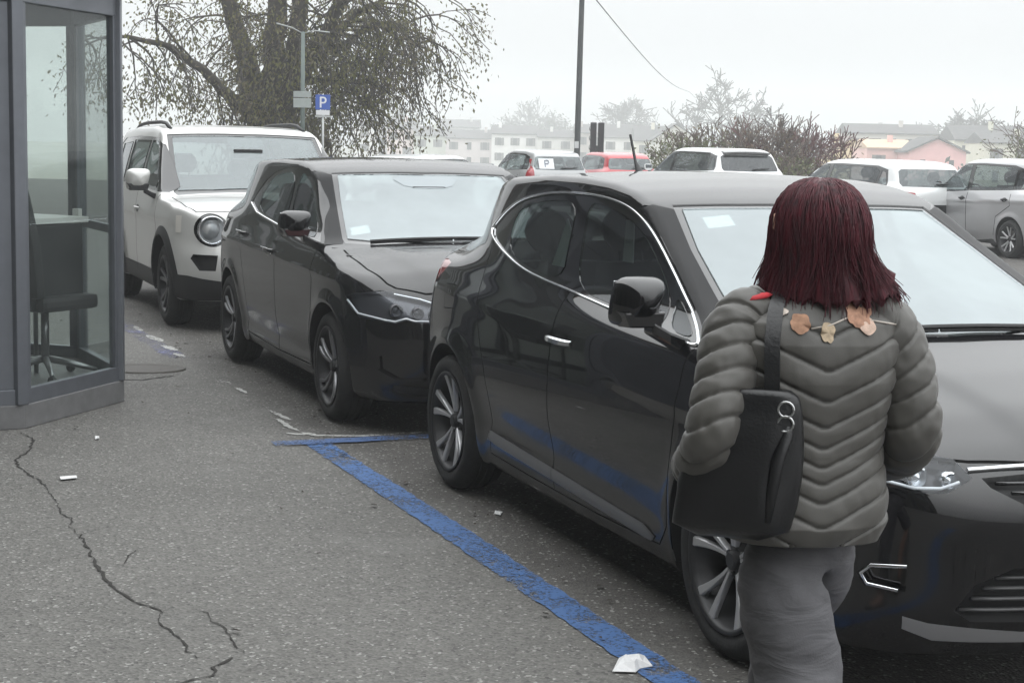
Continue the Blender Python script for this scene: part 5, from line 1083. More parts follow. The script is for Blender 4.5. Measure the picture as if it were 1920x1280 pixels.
def tree(name, label, cat, loc, h, trunk_r, seed, leafm, barkm, leaves=3000, leaf=.12, maxd=5, spread=.55, droop=.1, up=.2, group=None, lean=(0, 0, 1), jit=.25, kids=(2, 3), first=.30, shrink=.74, ldroop=.6, forks=1, minr=.004):
    rn = random.Random(seed); root = empty(name, loc); tag(root, label, cat, group); br = []; tips = []
    for k in range(forks): grow(rn, Vector((0, 0, -.1)), Vector(lean)+Vector((rn.gauss(0, .25), rn.gauss(0, .25), 0))*(k > 0), h*first, trunk_r*(1-.15*k), 0, br, tips, maxd, spread, droop, up, kids, shrink)
    tr = MB(); lb = MB()
    for dpt, pts, rs in br:
        (tr if dpt <= 1 else lb).tube(pts, [max(r, minr) for r in rs], 8 if dpt <= 1 else (5 if dpt < 4 else 3), cap=False)
    tr.build('trunk', barkm, root, smooth=True); lo = lb.build('limbs', barkm, root, smooth=True); lo['kind'] = 'stuff'
    if leaves:
        q = []; r2 = random.Random(seed+1)
        for i in range(leaves):
            p, d = r2.choice(tips); q.append(((p[0]+r2.gauss(0, jit), p[1]+r2.gauss(0, jit), p[2]+r2.gauss(0, jit)-.1*droop), d))
        cr_ = leaf_mesh('crown', q, leaf, leafm, root, seed, ldroop); cr_['kind'] = 'stuff'
    return root
BARK = mat('dark_bark', (.05, .043, .036), .95, var=.3, vscale=6, bump=.6, bscale=20); BARK2 = mat('grey_bark', (.075, .068, .06), .95, var=.2)
# ------------------------------------------------------------------ trees near the car park
WILLOW = leaf_mat('willow_leaves', (.125, .130, .035), (.115, .095, .06), .5)
def big_tree():
    Y = 42; b0 = at_depth(508, 330, Y); root = empty('willow_tree', (b0.x, b0.y, 0)); tag(root, 'big half-bare tree with olive leaves and dark forked trunk behind the white off-roader', 'tree')
    rn = random.Random(4); Lp = lambda u, v, dy=0: at_depth(u, v, Y+dy)-Vector((b0.x, b0.y, 0))
    stems = [([(508, 345, 0), (505, 290, 0), (508, 235, 0)], .62, .50), ([(500, 245, 0), (478, 190, .3), (462, 120, .5), (440, 40, .8), (400, -70, 1), (360, -180, 1)], .36, .14), ([(510, 240, 0), (512, 170, 0), (515, 90, -.2), (522, 0, -.3), (525, -100, 0), (530, -220, 0)], .40, .14), ([(520, 238, 0), (545, 170, -.3), (556, 95, -.5), (560, 20, -.6), (570, -80, -1), (585, -190, -1)], .34, .12),
             ([(528, 215, 0), (575, 120, -.4), (612, 55, -.6), (640, 0, -.8), (680, -70, -1), (700, -140, -1)], .26, .09), ([(540, 190, .3), (590, 110, .4), (632, 62, .6), (670, 25, .8), (720, 0, 1.0), (775, -30, 1.2)], .17, .05), ([(590, 112, .3), (640, 88, .5), (690, 52, .6), (720, 45, .8), (755, 62, .8), (778, 100, .9)], .10, .03), ([(500, 240, 0), (470, 215, -.4), (430, 180, -.6), (380, 130, -.8), (320, 90, -1), (240, 70, -1), (160, 75, -1)], .22, .015), ([(545, 165, .6), (600, 150, .9), (650, 160, 1.1), (690, 200, 1.3)], .08, .02)]
    tr = MB(); lb = MB(); br = []; tips = []
    for q, r0, r1 in stems:
        pts = [Lp(*a) for a in q]; fine = []
        for a, b in zip(pts[:-1], pts[1:]):
            for k in range(4): fine.append(a+(b-a)*(k/4)+Vector((rn.gauss(0, .03), rn.gauss(0, .03), rn.gauss(0, .03))))
        fine.append(pts[-1]); n = len(fine); tr.tube(fine, [r0+(r1-r0)*i/(n-1) for i in range(n)], 9, cap=False)
        if r0 > .6: continue
        for i in range(3, n):
            for _ in range(2 if r0 > .2 else 3):
                if rn.random() < .62:
                    d = Vector((rn.gauss(.25, .7), rn.gauss(0, .7), rn.gauss(.1, .5))); grow(rn, fine[i], d, rn.uniform(.8, 1.5), .035, 3, br, tips, 5, .55, .55, 0, (2, 3), .78, .2)
    for dpt, pts, rs in br: lb.tube(pts, [max(r, .011) for r in rs], 4 if dpt < 4 else 3, cap=False)
    tr.build('trunk', BARK, root, smooth=True); o = lb.build('limbs', BARK, root, smooth=True); o['kind'] = 'stuff'
    q = []; r2 = random.Random(8)
    tips_l = [t for t in tips if t[0][0] < 1.2 or r2.random() < .55]
    for i in range(27000):
        p, d = r2.choice(tips_l); j = .22 if p[0] > 1 else .34; q.append(((p[0]+r2.gauss(0, j), p[1]+r2.gauss(0, j), p[2]+r2.gauss(-.1, j)), d))
    o = leaf_mesh('crown', q, .105, WILLOW, root, 3, .8); o['kind'] = 'stuff'
big_tree()
# right-reaching bough of the same tree kind, lower crown hanging behind the sign
p = at_depth(590, 300, 46); tree('willow_tree', 'smaller drooping tree hanging behind the blue parking sign', 'tree', (p.x, p.y, 0), 5.5, .22, 5, WILLOW, BARK, leaves=6000, leaf=.10, maxd=5, spread=.7, droop=.5, up=.05, jit=.28, first=.26, shrink=.70, forks=2, lean=(.2, 0, 1), ldroop=1.0, minr=.01)
TWIG = mat('twig_brown', (.11, .082, .066), .95, var=.25); DRYLEAF = leaf_mat('dry_leaves', (.16, .125, .07), (.15, .10, .07), .6); GREENSH = leaf_mat('shrub_leaves', (.11, .125, .045), (.12, .12, .06), .7)
def shrub(u, v, Y, h, w, seed, label, leafm, leaves, bark=TWIG):
    p = at_depth(u, v, Y); rn = random.Random(seed); root = empty('shrub', (p.x, p.y, 0)); tag(root, label, 'shrub', 'shrubs behind the back row of cars'); br = []; tips = []
    for k in range(13): grow(rn, Vector((rn.gauss(0, w*.22), rn.gauss(0, .4), -.1)), Vector((rn.gauss(0, .35), rn.gauss(0, .35), 1)), h*.46, .035, 1, br, tips, 4, .42, -.05, .2, (2, 4), .66, .12)
    a = MB(); b_ = MB()
    for dpt, pts, rs in br: (a if dpt <= 1 else b_).tube(pts, [max(r, .014) for r in rs], 5 if dpt <= 1 else 3, cap=False)
    o = a.build('stem', bark, root, smooth=True); o['kind'] = 'stuff'; o = b_.build('twigs', bark, root, smooth=True); o['kind'] = 'stuff'
    if leaves:
        q = []
        for i in range(leaves): t, d = rn.choice(tips); q.append(((t[0]+rn.gauss(0, .15), t[1]+rn.gauss(0, .15), max(.2, t[2]*rn.uniform(.45, 1))), d))
        o = leaf_mesh('foliage', q, .13, leafm, root, seed, .2); o['kind'] = 'stuff'
shrub(1300, 300, 52, 2.3, 2.2, 1, 'green-brown shrub at the left end of the bare hedge behind the white crossover', GREENSH, 4200)
shrub(1365, 300, 54, 2.8, 2.6, 2, 'tall brownish bare shrub behind the white crossover roof', DRYLEAF, 900)
shrub(1440, 300, 52, 2.8, 2.6, 3, 'dense twiggy shrub in the middle of the bare hedge', DRYLEAF, 600)
shrub(1515, 300, 53, 2.6, 2.4, 4, 'reddish bare shrub at the right end of the hedge above the white hatchback', DRYLEAF, 300, mat('twig_red', (.12, .05, .05), .95, var=.25))
shrub(1475, 300, 50, 1.7, 2.0, 5, 'low green shrub under the bare twigs between crossover and white hatchback', GREENSH, 3000)
shrub(1972, 300, 66, 3.6, 1.6, 6, 'dark leafy shrub at the right edge behind the silver car', GREENSH, 2500)
# ------------------------------------------------------------------ posts, lamps, signs
GALV = mat('galvanised_steel', (.20, .21, .205), .55, .5, var=.2, vscale=3); DARKP = mat('dark_post_paint', (.075, .08, .08), .6, .2, var=.2, vscale=2); GREENP = mat('green_post_paint', (.10, .13, .12), .6)
p = at_depth(1081, 300, 38); po = empty('lamp_post', (p.x, p.y, 0)); tag(po, 'tall dark lamp post rising out of the picture behind the grey hatchback', 'lamp post')
m = MB(); m.tube([(0, 0, 0), (0, 0, .25), (0, 0, .26), (.02, 0, 4), (.07, 0, 9)], [.11, .11, .078, .066, .045], 14); m.build('pole', DARKP, po, smooth=True, auto=40)
m = MB(); m.tube([(.07, 0, 8.9), (.2, -.3, 9.2), (.3, -1.2, 9.35)], .035, 8); ar_ = m.build('arm', DARKP, po, smooth=True); m = MB(); m.box((.3, -1.5, 9.35), (.25, .6, .12)); m.build('lantern', DARKP, po, bevel=.03)
m = MB(); m.box((-.01, -.085, 1.60), (.10, .01, .16)); m.build('sticker', mat('sticker_white', (.55, .55, .55), .6), po); m = MB(); m.box((.02, -.085, 1.25), (.12, .01, .14)); m.build('sticker', mat('sticker_white', (.55, .55, .55), .6), po)
p = at_depth(1118, 290, 46); tl = empty('traffic_light', (p.x, p.y, 0), R_(0)); tag(tl, 'dark traffic light head seen from behind, right of the lamp post', 'traffic light')
m = MB(); m.tube([(0, 0, 0), (0, 0, 1.6)], .05, 10); m.build('pole', DARKP, tl, smooth=True)
for dx in (-.10, .12): m = MB(); m.box((dx, 0, 1.82), (.17, .22, .86)); hd = m.build('signal_head', mat('signal_black', (.03, .032, .034), .6), tl, bevel=.02)
for k in range(3): m = MB(); m.tube([(-.10, .11, 1.55+k*.27), (-.10, .30, 1.54+k*.27)], [.10, .11], 14, cap=False); m.build('visor', mat('signal_black', (.03, .032, .034), .6), tl, smooth=True)
p = at_depth(567, 300, 38); lp = empty('street_lamp', (p.x, p.y, 0)); tag(lp, 'slim double-armed street lamp standing in front of the big tree', 'street lamp')
top = at_depth(567, 60, 38).z
m = MB(); m.tube([(0, 0, 0), (0, 0, top)], [.06, .045], 10); m.build('pole', GREENP, lp, smooth=True)
for sx, e in ((-1, .16), (1, -.02)): m = MB(); m.tube([(0, 0, top-.04), (sx*.25, 0, top+.04+e*.3), (sx*.62, 0, top+.02+e)], [.02, .022, .03], 8, flat=.6); m.build('lamp_arm', mat('lamp_arm_pale', (.36, .38, .37), .5), lp, smooth=True)
sz_ = at_depth(567, 190, 38).z
for k, (dz, hh) in enumerate(((.16, .14), (-.04, .22))): m = MB(); m.box((0, -.065, sz_+dz), (.42, .015, hh)); m.build('sign_plate', mat('grey_sign_back', (.33, .36, .35), .6, var=.1), lp, bevel=.003)
SIGNB = mat('sign_blue', (.045, .11, .42), .45); SIGNW = mat('sign_white', (.72, .73, .74), .5)
p = at_depth(605, 300, 38); sg_ = empty('parking_sign', (p.x, p.y, 0)); tag(sg_, 'square blue sign with a white P and plates below on a thin post', 'sign')
zt, zb = at_depth(605, 178, 38).z, at_depth(605, 206, 38).z; cz = (zt+zb)/2; hw = (zt-zb)/2
m = MB(); m.tube([(0, 0, 0), (0, 0, zt)], .028, 10); m.build('pole', mat('post_grey', (.42, .43, .43), .5, .3), sg_, smooth=True)
m = MB(); m.box((0, -.04, cz), (2*hw, .012, 2*hw)); pl = m.build('blue_panel', SIGNB, sg_, bevel=.004)
def flat_glyph(name, outer, holes, z0, mt, parent, y=-.05, s=1.0, x0=0.0):
    v = [Vector(q) for q in outer]; e = [(i, (i+1) % len(v)) for i in range(len(v))]
    for h in holes: n0 = len(v); v += [Vector(q) for q in h]; e += [(n0+i, n0+(i+1) % len(h)) for i in range(len(h))]
    vo, eo, fo, *_ = delaunay_2d_cdt(v, e, [], 2, 1e-6)
    if holes: fo = [f for f in fo if not inside(np.array(holes[0]), np.array([sum((vo[i] for i in f), Vector((0, 0)))/len(f)]))[0]]
    m = MB(); m.add([(x0+q.x*s, y, z0+q.y*s) for q in vo], [tuple(f) for f in fo]); return m.build(name, mt, parent)
arc = lambda cx, cy, rx, ry, a0, a1, n=9: [(cx+rx*math.cos(a), cy+ry*math.sin(a)) for a in np.linspace(R_(a0), R_(a1), n)]
P_out = [(-.28, -.5), (-.12, -.5), (-.12, -.12), (.06, -.12)]+arc(.06, .19, .30, .31, -90, 90)+[(-.28, .5)]; P_in = [(-.12, .02), (.05, .02)]+arc(.05, .19, .14, .17, -90, 90)+[(-.12, .36)]
flat_glyph('letter_p', P_out, [P_in], cz, SIGNW, sg_, -.0475, hw*1.45)
for k, (v0, v1, ww) in enumerate(((207, 216, .92), (217, 220, 1.05))):
    a, b = at_depth(605, v0, 38).z, at_depth(605, v1, 38).z; m = MB(); m.box((0, -.038, (a+b)/2), (2*hw*ww, .010, a-b)); m.build('sub_plate', SIGNW if k == 0 else mat('plate_grey', (.45, .46, .45), .6), sg_, bevel=.002)
# overhead cable
A, B = at_depth(1108, -12, 37), at_depth(1292, 172, 120); pts = []
for u in np.linspace(-.1, 1.25, 24): q = A+(B-A)*u; q.z -= .5*math.sin(math.pi*min(max(u, 0), 1)); pts.append(q)
m = MB(); m.tube(pts, .013, 5); o = m.build('overhead_cable', mat('cable_grey', (.12, .12, .125), .7)); tag(o, 'thin overhead cable slanting down from the top of the lamp post', 'cable')
# ------------------------------------------------------------------ houses across the river
SHUT = mat('shutter_grey', (.10, .095, .09), .7); PANE = mat('house_pane', (.03, .033, .036), .15)
TILE = mat('roof_tiles', (.13, .085, .07), .95, var=.25, vscale=1.5, bump=.5, bscale=8); TILE2 = mat('roof_tiles_grey', (.075, .072, .072), .95, var=.25, vscale=1.5, bump=.5, bscale=8)
GZ = -5.5; HK = 1.95      # the row stands some 320 m off, the right-hand houses some 205 m
def house(name, label, u0, u1, Y, v_eave, v_ridge, wallc, depth=9, gable=False, tile=None, rows=(0, 1), nwin=None, win_w=.9, win_h=1.5, chimneys=1, z_rows=None, group='houses across the river', overhang=.4, wm='', skip=()):
    Y = Y*HK; a, b = at_depth(u0, v_eave, Y), at_depth(u1, v_eave, Y); ze, zr = a.z*.5+b.z*.5, at_depth((u0+u1)/2, v_ridge, Y+(0 if gable else depth/2)).z; W = b.x-a.x; cx = (a.x+b.x)/2
    root = empty(name, (cx, Y, GZ)); tag(root, label, 'house', group); he, hr = ze-GZ, max(zr-GZ, ze-GZ+.4)
    wmat = mat('render_'+'%02x%02x%02x' % tuple(int(c*255) for c in wallc), wallc, .9, var=.07, vscale=.6)
    m = MB()
    if gable: m.prism([(-W/2, 0), (W/2, 0), (W/2, he), (0, hr-.15), (-W/2, he)], 0, depth, lambda x, z, y: (x, y, z))
    else: m.box((0, depth/2, he/2), (W, depth, he))
    wl = m.build('wall', wmat, root)
    m = MB(); o_ = overhang
    if gable: m.prism([(-W/2-o_, he-.28), (0, hr-.0), (W/2+o_, he-.28), (W/2+o_, he-.08), (0, hr+.2), (-W/2-o_, he-.08)], -o_, depth+o_, lambda x, z, y: (x, y, z))
    else: m.prism([(-o_, he), (depth/2, hr), (depth+o_, he), (depth+o_, he-.15), (-o_, he-.15)], -W/2-.1, W/2+.1, lambda y, z, x: (x, y, z))
    rf = m.build('roof', tile or TILE2, root)
    rn = random.Random(int(u0*7+Y))
    for c in range(chimneys): x = rn.uniform(-.4, .4)*W; m = MB(); m.box((x, depth*.35, hr-.1), (.6, .6, 1.3)); m.build('chimney', wmat, rf)
    nw = max(1, min(nwin or 9, int(W/2.7)))
    for r in rows:
        zc_ = he-1.6-r*3.0
        for k in range(nw):
            if (r, k) in skip: continue
            x = -W/2+W*(k+.5)/nw; m = MB(); m.box((x, -.0, zc_), (win_w, .10, win_h)); w_ = m.build('window', PANE, root)
            m = MB(); m.box((x, -.03, zc_-win_h/2-.06), (win_w+.3, .16, .10)); m.build('sill', wmat, w_)
            if rn.random() < .75:
                for sx in (-1, 1): m = MB(); m.box((x+sx*(win_w*.5+.24), -.05, zc_), (.44, .08, win_h)); m.build('shutter', SHUT, w_)
    return root
WH = (.72, .71, .69); PK = (.72, .58, .55); CR = (.70, .67, .56); YL = (.70, .54, .28); GRN = (.55, .58, .50)
house('house', 'pale two-storey house at the left end of the hazy riverside row', 664, 704, 175, 236, 225, WH, nwin=2, gable=False)
house('house', 'grey-walled narrow house second from the left in the hazy row', 704, 728, 180, 251, 240, (.40, .39, .38), nwin=1)
house('house', 'pinkish hazy house with a broad hipped roof left of the row', 726, 776, 172, 241, 222, PK, nwin=3)
house('house', 'pale green hazy house right of the pinkish one', 776, 836, 170, 254, 237, GRN, nwin=4)
house('house', 'long flat grey-roofed house standing behind the hazy riverside row', 818, 900, 205, 238, 224, (.5, .5, .49), nwin=5)
house('house', 'low pink-white hazy house below the long grey roof', 836, 924, 168, 259, 243, (.60, .54, .53), nwin=6)
house('house', 'white hazy row house with many shutters left of the lamp post', 922, 1010, 166, 251, 235, WH, nwin=7)
house('house', 'white hazy row house directly behind the lamp post', 1008, 1078, 164, 257, 243, (.60, .59, .56), nwin=5)
house('house', 'brownish hazy house between lamp post and traffic light', 1078, 1132, 162, 249, 233, (.42, .38, .35), nwin=3)
house('house', 'white house with grey tiled roof right of the traffic light', 1128, 1196, 158, 258, 233, WH, nwin=5)
house('house', 'cream house with large grey tiled roof left of the hedge', 1190, 1262, 152, 264, 236, CR, nwin=4)
house('house', 'cream gabled house end peeping out left of the green shrub', 1226, 1310, 135, 262, 233, (.60, .58, .53), gable=True, nwin=2, chimneys=0)
house('house', 'yellow house with reddish roof right of the bare hedge', 1556, 1640, 112, 284, 258, YL, tile=TILE, nwin=2, gable=True, win_h=1.2)
house('house', 'pink flat-fronted house with orange cornice and three tall windows', 1626, 1716, 104, 277, 262, (.72, .44, .40), tile=mat('orange_cornice', (.55, .38, .25), .9), nwin=3, rows=(0, 1), win_w=.75, win_h=1.3)
house('house', 'pink gabled house in the middle of the right-hand houses', 1704, 1812, 101, 283, 259, (.75, .42, .41), gable=True, nwin=2, win_w=.6, win_h=1.0, chimneys=0)
house('house', 'long dark-roofed house standing behind the pink houses', 1590, 1760, 128, 250, 233, (.55, .52, .48), nwin=6)
house('house', 'cream house with big grey roof and skylight at the right edge', 1790, 1950, 118, 263, 236, (.58, .57, .45), nwin=5, win_w=.8)
house('house', 'cream side wing with grey roof in front of the cream house', 1845, 1990, 112, 268, 250, (.58, .56, .46), nwin=4, win_w=.8)
house('house', 'grey gabled roof peeping over the yellow house', 1597, 1665, 140, 247, 235, (.55, .55, .54), gable=True, nwin=2)
# bare and evergreen trees behind the houses, fading in the fog
FOGT = mat('far_branch', (.07, .065, .06), .95); EVER = leaf_mat('evergreen_leaves', (.045, .06, .03), (.06, .07, .04), .5)
def far_tree(u, v_top, Y, label, seed, leaves=0, leafm=None, spread=.6, w=1.0, minr=.05):
    Y = Y*1.9; p = at_depth(u, 280, Y); h = at_depth(u, v_top, Y).z-GZ
    tree('far_tree', label, 'tree', (p.x, p.y, GZ), h*1.22, .45, seed, leafm or EVER, FOGT, leaves=leaves, leaf=.8, maxd=5, spread=spread, droop=0, up=.25, group='trees behind the far houses', jit=.9, first=.30, shrink=.72, minr=minr*1.5, ldroop=.2, kids=(3, 4))
far_tree(1160, 168, 190, 'round bare tree above the white houses right of the lamp post', 21)
far_tree(1212, 192, 200, 'small bare tree right of the round bare one', 22)
far_tree(1340, 145, 150, 'tall faint bare tree behind the hedge', 23, spread=.5)
far_tree(1030, 208, 215, 'faint leafy mass of a tree left of the lamp post', 24, 1200)
far_tree(995, 182, 230, 'thin faint tree standing above the row roofs', 25, 150, spread=.3)
far_tree(770, 196, 230, 'faint rounded tree above the pinkish house', 26, 900)
far_tree(930, 222, 210, 'faint low tree behind the white row house', 27, 700)
far_tree(1880, 196, 132, 'bare tree rising over the cream house at the right', 28)
far_tree(1800, 214, 150, 'faint bare tree behind the pink gable', 29)
far_tree(1735, 212, 160, 'faint bare tree above the long dark roof', 30)
far_tree(1690, 216, 165, 'faint bare treetop over the grey gabled roof', 31)
far_tree(1480, 196, 70, 'slender bare tree poking up from the hedge', 32, spread=.35, minr=.03)
far_tree(1770, 292, 96, 'round evergreen beside the pink gabled house', 33, 900)
# ------------------------------------------------------------------ fog: one closed box of thin air round everything
m = MB(); m.box((0, 230, 7.0), (1000, 580, 27)); hz_ = m.build('haze', None); tag(hz_, 'pale winter fog over the car park and river', 'fog', kind='stuff')
hm = bpy.data.materials.new('fog_air'); hm.use_nodes = True; t = hm.node_tree; t.nodes.clear(); o_ = N(t, 'ShaderNodeOutputMaterial'); pv = N(t, 'ShaderNodeVolumePrincipled')
pv.inputs['Color'].default_value = (.97, .985, 1, 1); pv.inputs['Density'].default_value = .0019; pv.inputs['Anisotropy'].default_value = .2; t.links.new(pv.outputs[0], o_.inputs['Volume']); hz_.data.materials.append(hm)
# ------------------------------------------------------------------ the woman walking away, with her bag
def skin_mesh(verts, edges, radii, root=0, levels=2, smooth=.6):
    """surface grown round a skeleton; returns numpy verts and faces"""
    me = bpy.data.meshes.new('skel'); me.from_pydata(verts, edges, []); ob = bpy.data.objects.new('skel', me); col.objects.link(ob)
    md = ob.modifiers.new('skin', 'SKIN'); md.branch_smoothing = smooth; md.use_smooth_shade = True
    for i, r in enumerate(radii): ob.data.skin_vertices[0].data[i].radius = (r, r) if not isinstance(r, tuple) else r
    ob.data.skin_vertices[0].data[root].use_root = True
    sb = ob.modifiers.new('sub', 'SUBSURF'); sb.levels = levels; sb.render_levels = levels
    dg = bpy.context.evaluated_depsgraph_get(); dg.update(); ev = ob.evaluated_get(dg); m2 = ev.to_mesh()
    V = np.array([v.co[:] for v in m2.vertices]); Fc = [tuple(p.vertices) for p in m2.polygons]; ev.to_mesh_clear(); bpy.data.objects.remove(ob); bpy.data.meshes.remove(me)
    return V, Fc
def vnoise(V, scale, amp, seed=0.0):
    return np.array([noise.noise(Vector(v)*scale+Vector((seed, seed*.7, 0))) for v in V])*amp
def vnormals(V, F_):
    N_ = np.zeros_like(V)
    for f in F_:
        n = np.cross(V[f[1]]-V[f[0]], V[f[2]]-V[f[0]])
        for i in f: N_[i] += n
    return N_/np.maximum(np.linalg.norm(N_, axis=1, keepdims=True), 1e-9)
PX0, PY0 = at_depth(1526, 600, 3.45).x, 3.45
woman = empty('person', (PX0, PY0, 0), R_(8)); tag(woman, 'person with dark red bob in olive quilted jacket and grey jeans walking away', 'person')
SKIN = mat('skin', (.42, .25, .18), .55); JK = None
def jacket_mat():
    m = mat('olive_quilted_fabric', (.070, .066, .059), .46, spec=.5, var=.10, vscale=9, bump=.06, bscale=420, sheen=.1); return m
JK = jacket_mat()
# --- body: one continuous figure under the clothes
SHL, SHR, EL, ER, WL, WR = (-.155, 0, 1.215), (.155, 0, 1.205), (-.24, -.12, .97), (.235, -.04, .965), (-.215, .13, .875), (.185, .15, .88)
HPL, HPR, KL, KR, AL, AR = (-.085, 0, .735), (.085, .01, .735), (-.012, -.05, .42), (.03, .20, .45), (-.05, -.27, .13), (.03, .30, .09)
bv = [(0, 0, .76), (0, .0, .90), (0, .0, 1.05), (0, -.005, 1.19), (0, .0, 1.26), (.0, .012, 1.32), (0, .025, 1.385), (0, .03, 1.455)]
bre = [(0, 1), (1, 2), (2, 3), (3, 4), (4, 5), (5, 6), (6, 7)]; br_ = [(.055, .05), (.075, .06), (.125, .09), (.12, .075), (.048, .048), (.05, .052), (.072, .088), (.05, .06)]
def limb(a, pts, rs):
    last = a
    for p, r in zip(pts, rs): bv.append(p); br_.append(r); bre.append((last, len(bv)-1)); last = len(bv)-1
    return last
hl_ = limb(3, [SHL, tuple((a+b)/2 for a, b in zip(SHL, EL)), EL, tuple((a+b)/2 for a, b in zip(EL, WL)), WL], [.05, .042, .036, .034, .024])
hr_ = limb(3, [SHR, tuple((a+b)/2 for a, b in zip(SHR, ER)), ER, tuple((a+b)/2 for a, b in zip(ER, WR)), WR], [.05, .042, .036, .034, .024])
for hnd, w, sx in ((hl_, WL, -1), (hr_, WR, 1)):        # palm and five fingers, loosely curled
    d = Vector((-.25*sx, .9, -.25)).normalized(); s = Vector((.15, .1, 1)).normalized(); b_ = d.cross(s)
    palm = limb(hnd, [tuple(Vector(w)+d*.05)], [(.018, .032)])
    for k, (o, ln) in enumerate(((.028, .070), (.010, .078), (-.009, .073), (-.027, .058))):
        b0 = Vector(w)+d*.085+s*o; limb(palm, [tuple(b0), tuple(b0+d*ln*.45+b_*.006*sx), tuple(b0+d*ln*.8+b_*.022*sx), tuple(b0+d*ln*.95+b_*.038*sx)], [.0095, .009, .0082, .0075])
    t0 = Vector(w)+d*.03+s*.03; limb(palm, [tuple(t0+s*.012), tuple(t0+s*.03+d*.025), tuple(t0+s*.038+d*.055)], [.011, .010, .008])
fl_ = limb(0, [HPL, tuple((a+b)/2 for a, b in zip(HPL, KL)), KL, tuple(a*.6+b*.4 for a, b in zip(KL, AL)), AL, (AL[0]-.005, AL[1]+.03, .07), (AL[0]-.01, AL[1]+.15, .03)], [.042, .052, .048, .046, .034, .035, .03])
fr_ = limb(0, [HPR, tuple((a+b)/2 for a, b in zip(HPR, KR)), KR, tuple(a*.6+b*.4 for a, b in zip(KR, AR)), AR, (AR[0]+.005, AR[1]+.03, .06), (AR[0]+.01, AR[1]+.15, .05)], [.042, .052, .048, .046, .034, .035, .03])
V, Fc = skin_mesh(bv, bre, br_, 0, 2); body = mesh('body', V, Fc, SKIN, woman)
# face: nose, brows, lips, eyes, ears (turned away from the camera)
fm = MB(); fm.loft([[(sx*.008, .112, 1.40), (0, .118, 1.40)][:1][0] if False else (x, y, z) for x, y, z in ((-.006, .100, 1.415), (.006, .100, 1.415), (.012, .108, 1.375), (0, .135, 1.375), (-.012, .108, 1.375))] and [[(-.006, .098, 1.42), (.006, .098, 1.42), (.004, .106, 1.42), (-.004, .106, 1.42)], [(-.013, .098, 1.372), (.013, .098, 1.372), (.008, .130, 1.374), (-.008, .130, 1.374)], [(-.010, .098, 1.364), (.010, .098, 1.364), (.006, .112, 1.364), (-.006, .112, 1.364)]]); fm.build('nose', SKIN, woman, smooth=True)
for sx in (-1, 1):
    m = MB(); m.lathe([(0, .012), (.008, .009), (.012, 0), (.008, -.009), (0, -.012)], 12, f=lambda r, h, a: (sx*.032+r*math.cos(a), .098+r*math.sin(a)*.6, 1.412+h*.6)); m.build('eye', mat('eye_white', (.7, .7, .68), .3), woman, smooth=True)
    m = MB(); m.tube([(sx*.078, .02, 1.42), (sx*.088, .01, 1.425), (sx*.09, .005, 1.40), (sx*.08, .015, 1.375)], [.008, .009, .009, .006], 8); m.build('ear', SKIN, woman, smooth=True)
m = MB(); m.tube([(-.022, .100, 1.345), (0, .110, 1.347), (.022, .100, 1.345)], [.004, .008, .004], 8); m.build('mouth', mat('lips', (.35, .13, .12), .5), woman, smooth=True)
# --- jeans
jv = [(0, .0, .80), (0, .0, .72)]; jr = [(.165, .125), (.165, .13)]; je = [(0, 1)]
def jl(pts, rs):
    last = 1
    for p, r in zip(pts, rs): jv.append(p); jr.append(r); je.append((last, len(jv)-1)); last = len(jv)-1
lerp3 = lambda a, b, t: tuple(x+(y-x)*t for x, y in zip(a, b))
jl([(HPL[0]-.0, HPL[1]-.01, .66), lerp3(HPL, KL, .5), lerp3(HPL, KL, .8), KL, lerp3(KL, AL, .4), lerp3(KL, AL, .95)], [.112, .112, .108, .106, .098, .090])
jl([(HPR[0], HPR[1]+.03, .66), lerp3(HPR, KR, .5), lerp3(HPR, KR, .8), KR, lerp3(KR, AR, .4), lerp3(KR, AR, .95)], [.100, .096, .088, .080, .076, .066])
V, Fc = skin_mesh(jv, je, jr, 0, 3, .9); Nn = vnormals(V, Fc)
crease = np.array([noise.noise(Vector((v[0]*5, v[1]*5, v[2]*16+v[0]*9))) for v in V]); hipw = np.clip((V[:, 2]-.50)/.2, .25, 1); c2 = np.array([noise.noise(Vector((v[0]*7, v[1]*4, v[2]*30+v[0]*26))) for v in V]); V = V+Nn*(.012*crease*hipw-.006*np.abs(crease)**.5+.010*c2*hipw)[:, None]
jeans = mesh('jeans', V, Fc, mat('grey_denim', (.100, .098, .105), .8, var=.16, vscale=12, bump=.10, bscale=300), woman)
t = jeans.data.materials[0].node_tree; b = t.nodes['Principled BSDF']; tcn = N(t, 'ShaderNodeTexCoord'); mp = N(t, 'ShaderNodeMapping'); mp.inputs['Scale'].default_value = (7, 7, 20); mp.inputs['Rotation'].default_value = (0, .5, 0)
nz = N(t, 'ShaderNodeTexNoise'); nz.inputs['Scale'].default_value = 1; nz.inputs['Detail'].default_value = 3; nz.inputs['Distortion'].default_value = .8; t.links.new(tcn.outputs['Object'], mp.inputs[0]); t.links.new(mp.outputs[0], nz.inputs['Vector'])
bp = N(t, 'ShaderNodeBump'); bp.inputs['Strength'].default_value = .5; bp.inputs['Distance'].default_value = .024; t.links.new(nz.outputs['Fac'], bp.inputs['Height'])
old = b.inputs['Normal'].links[0].from_node; t.links.new(bp.outputs[0], old.inputs['Normal'])
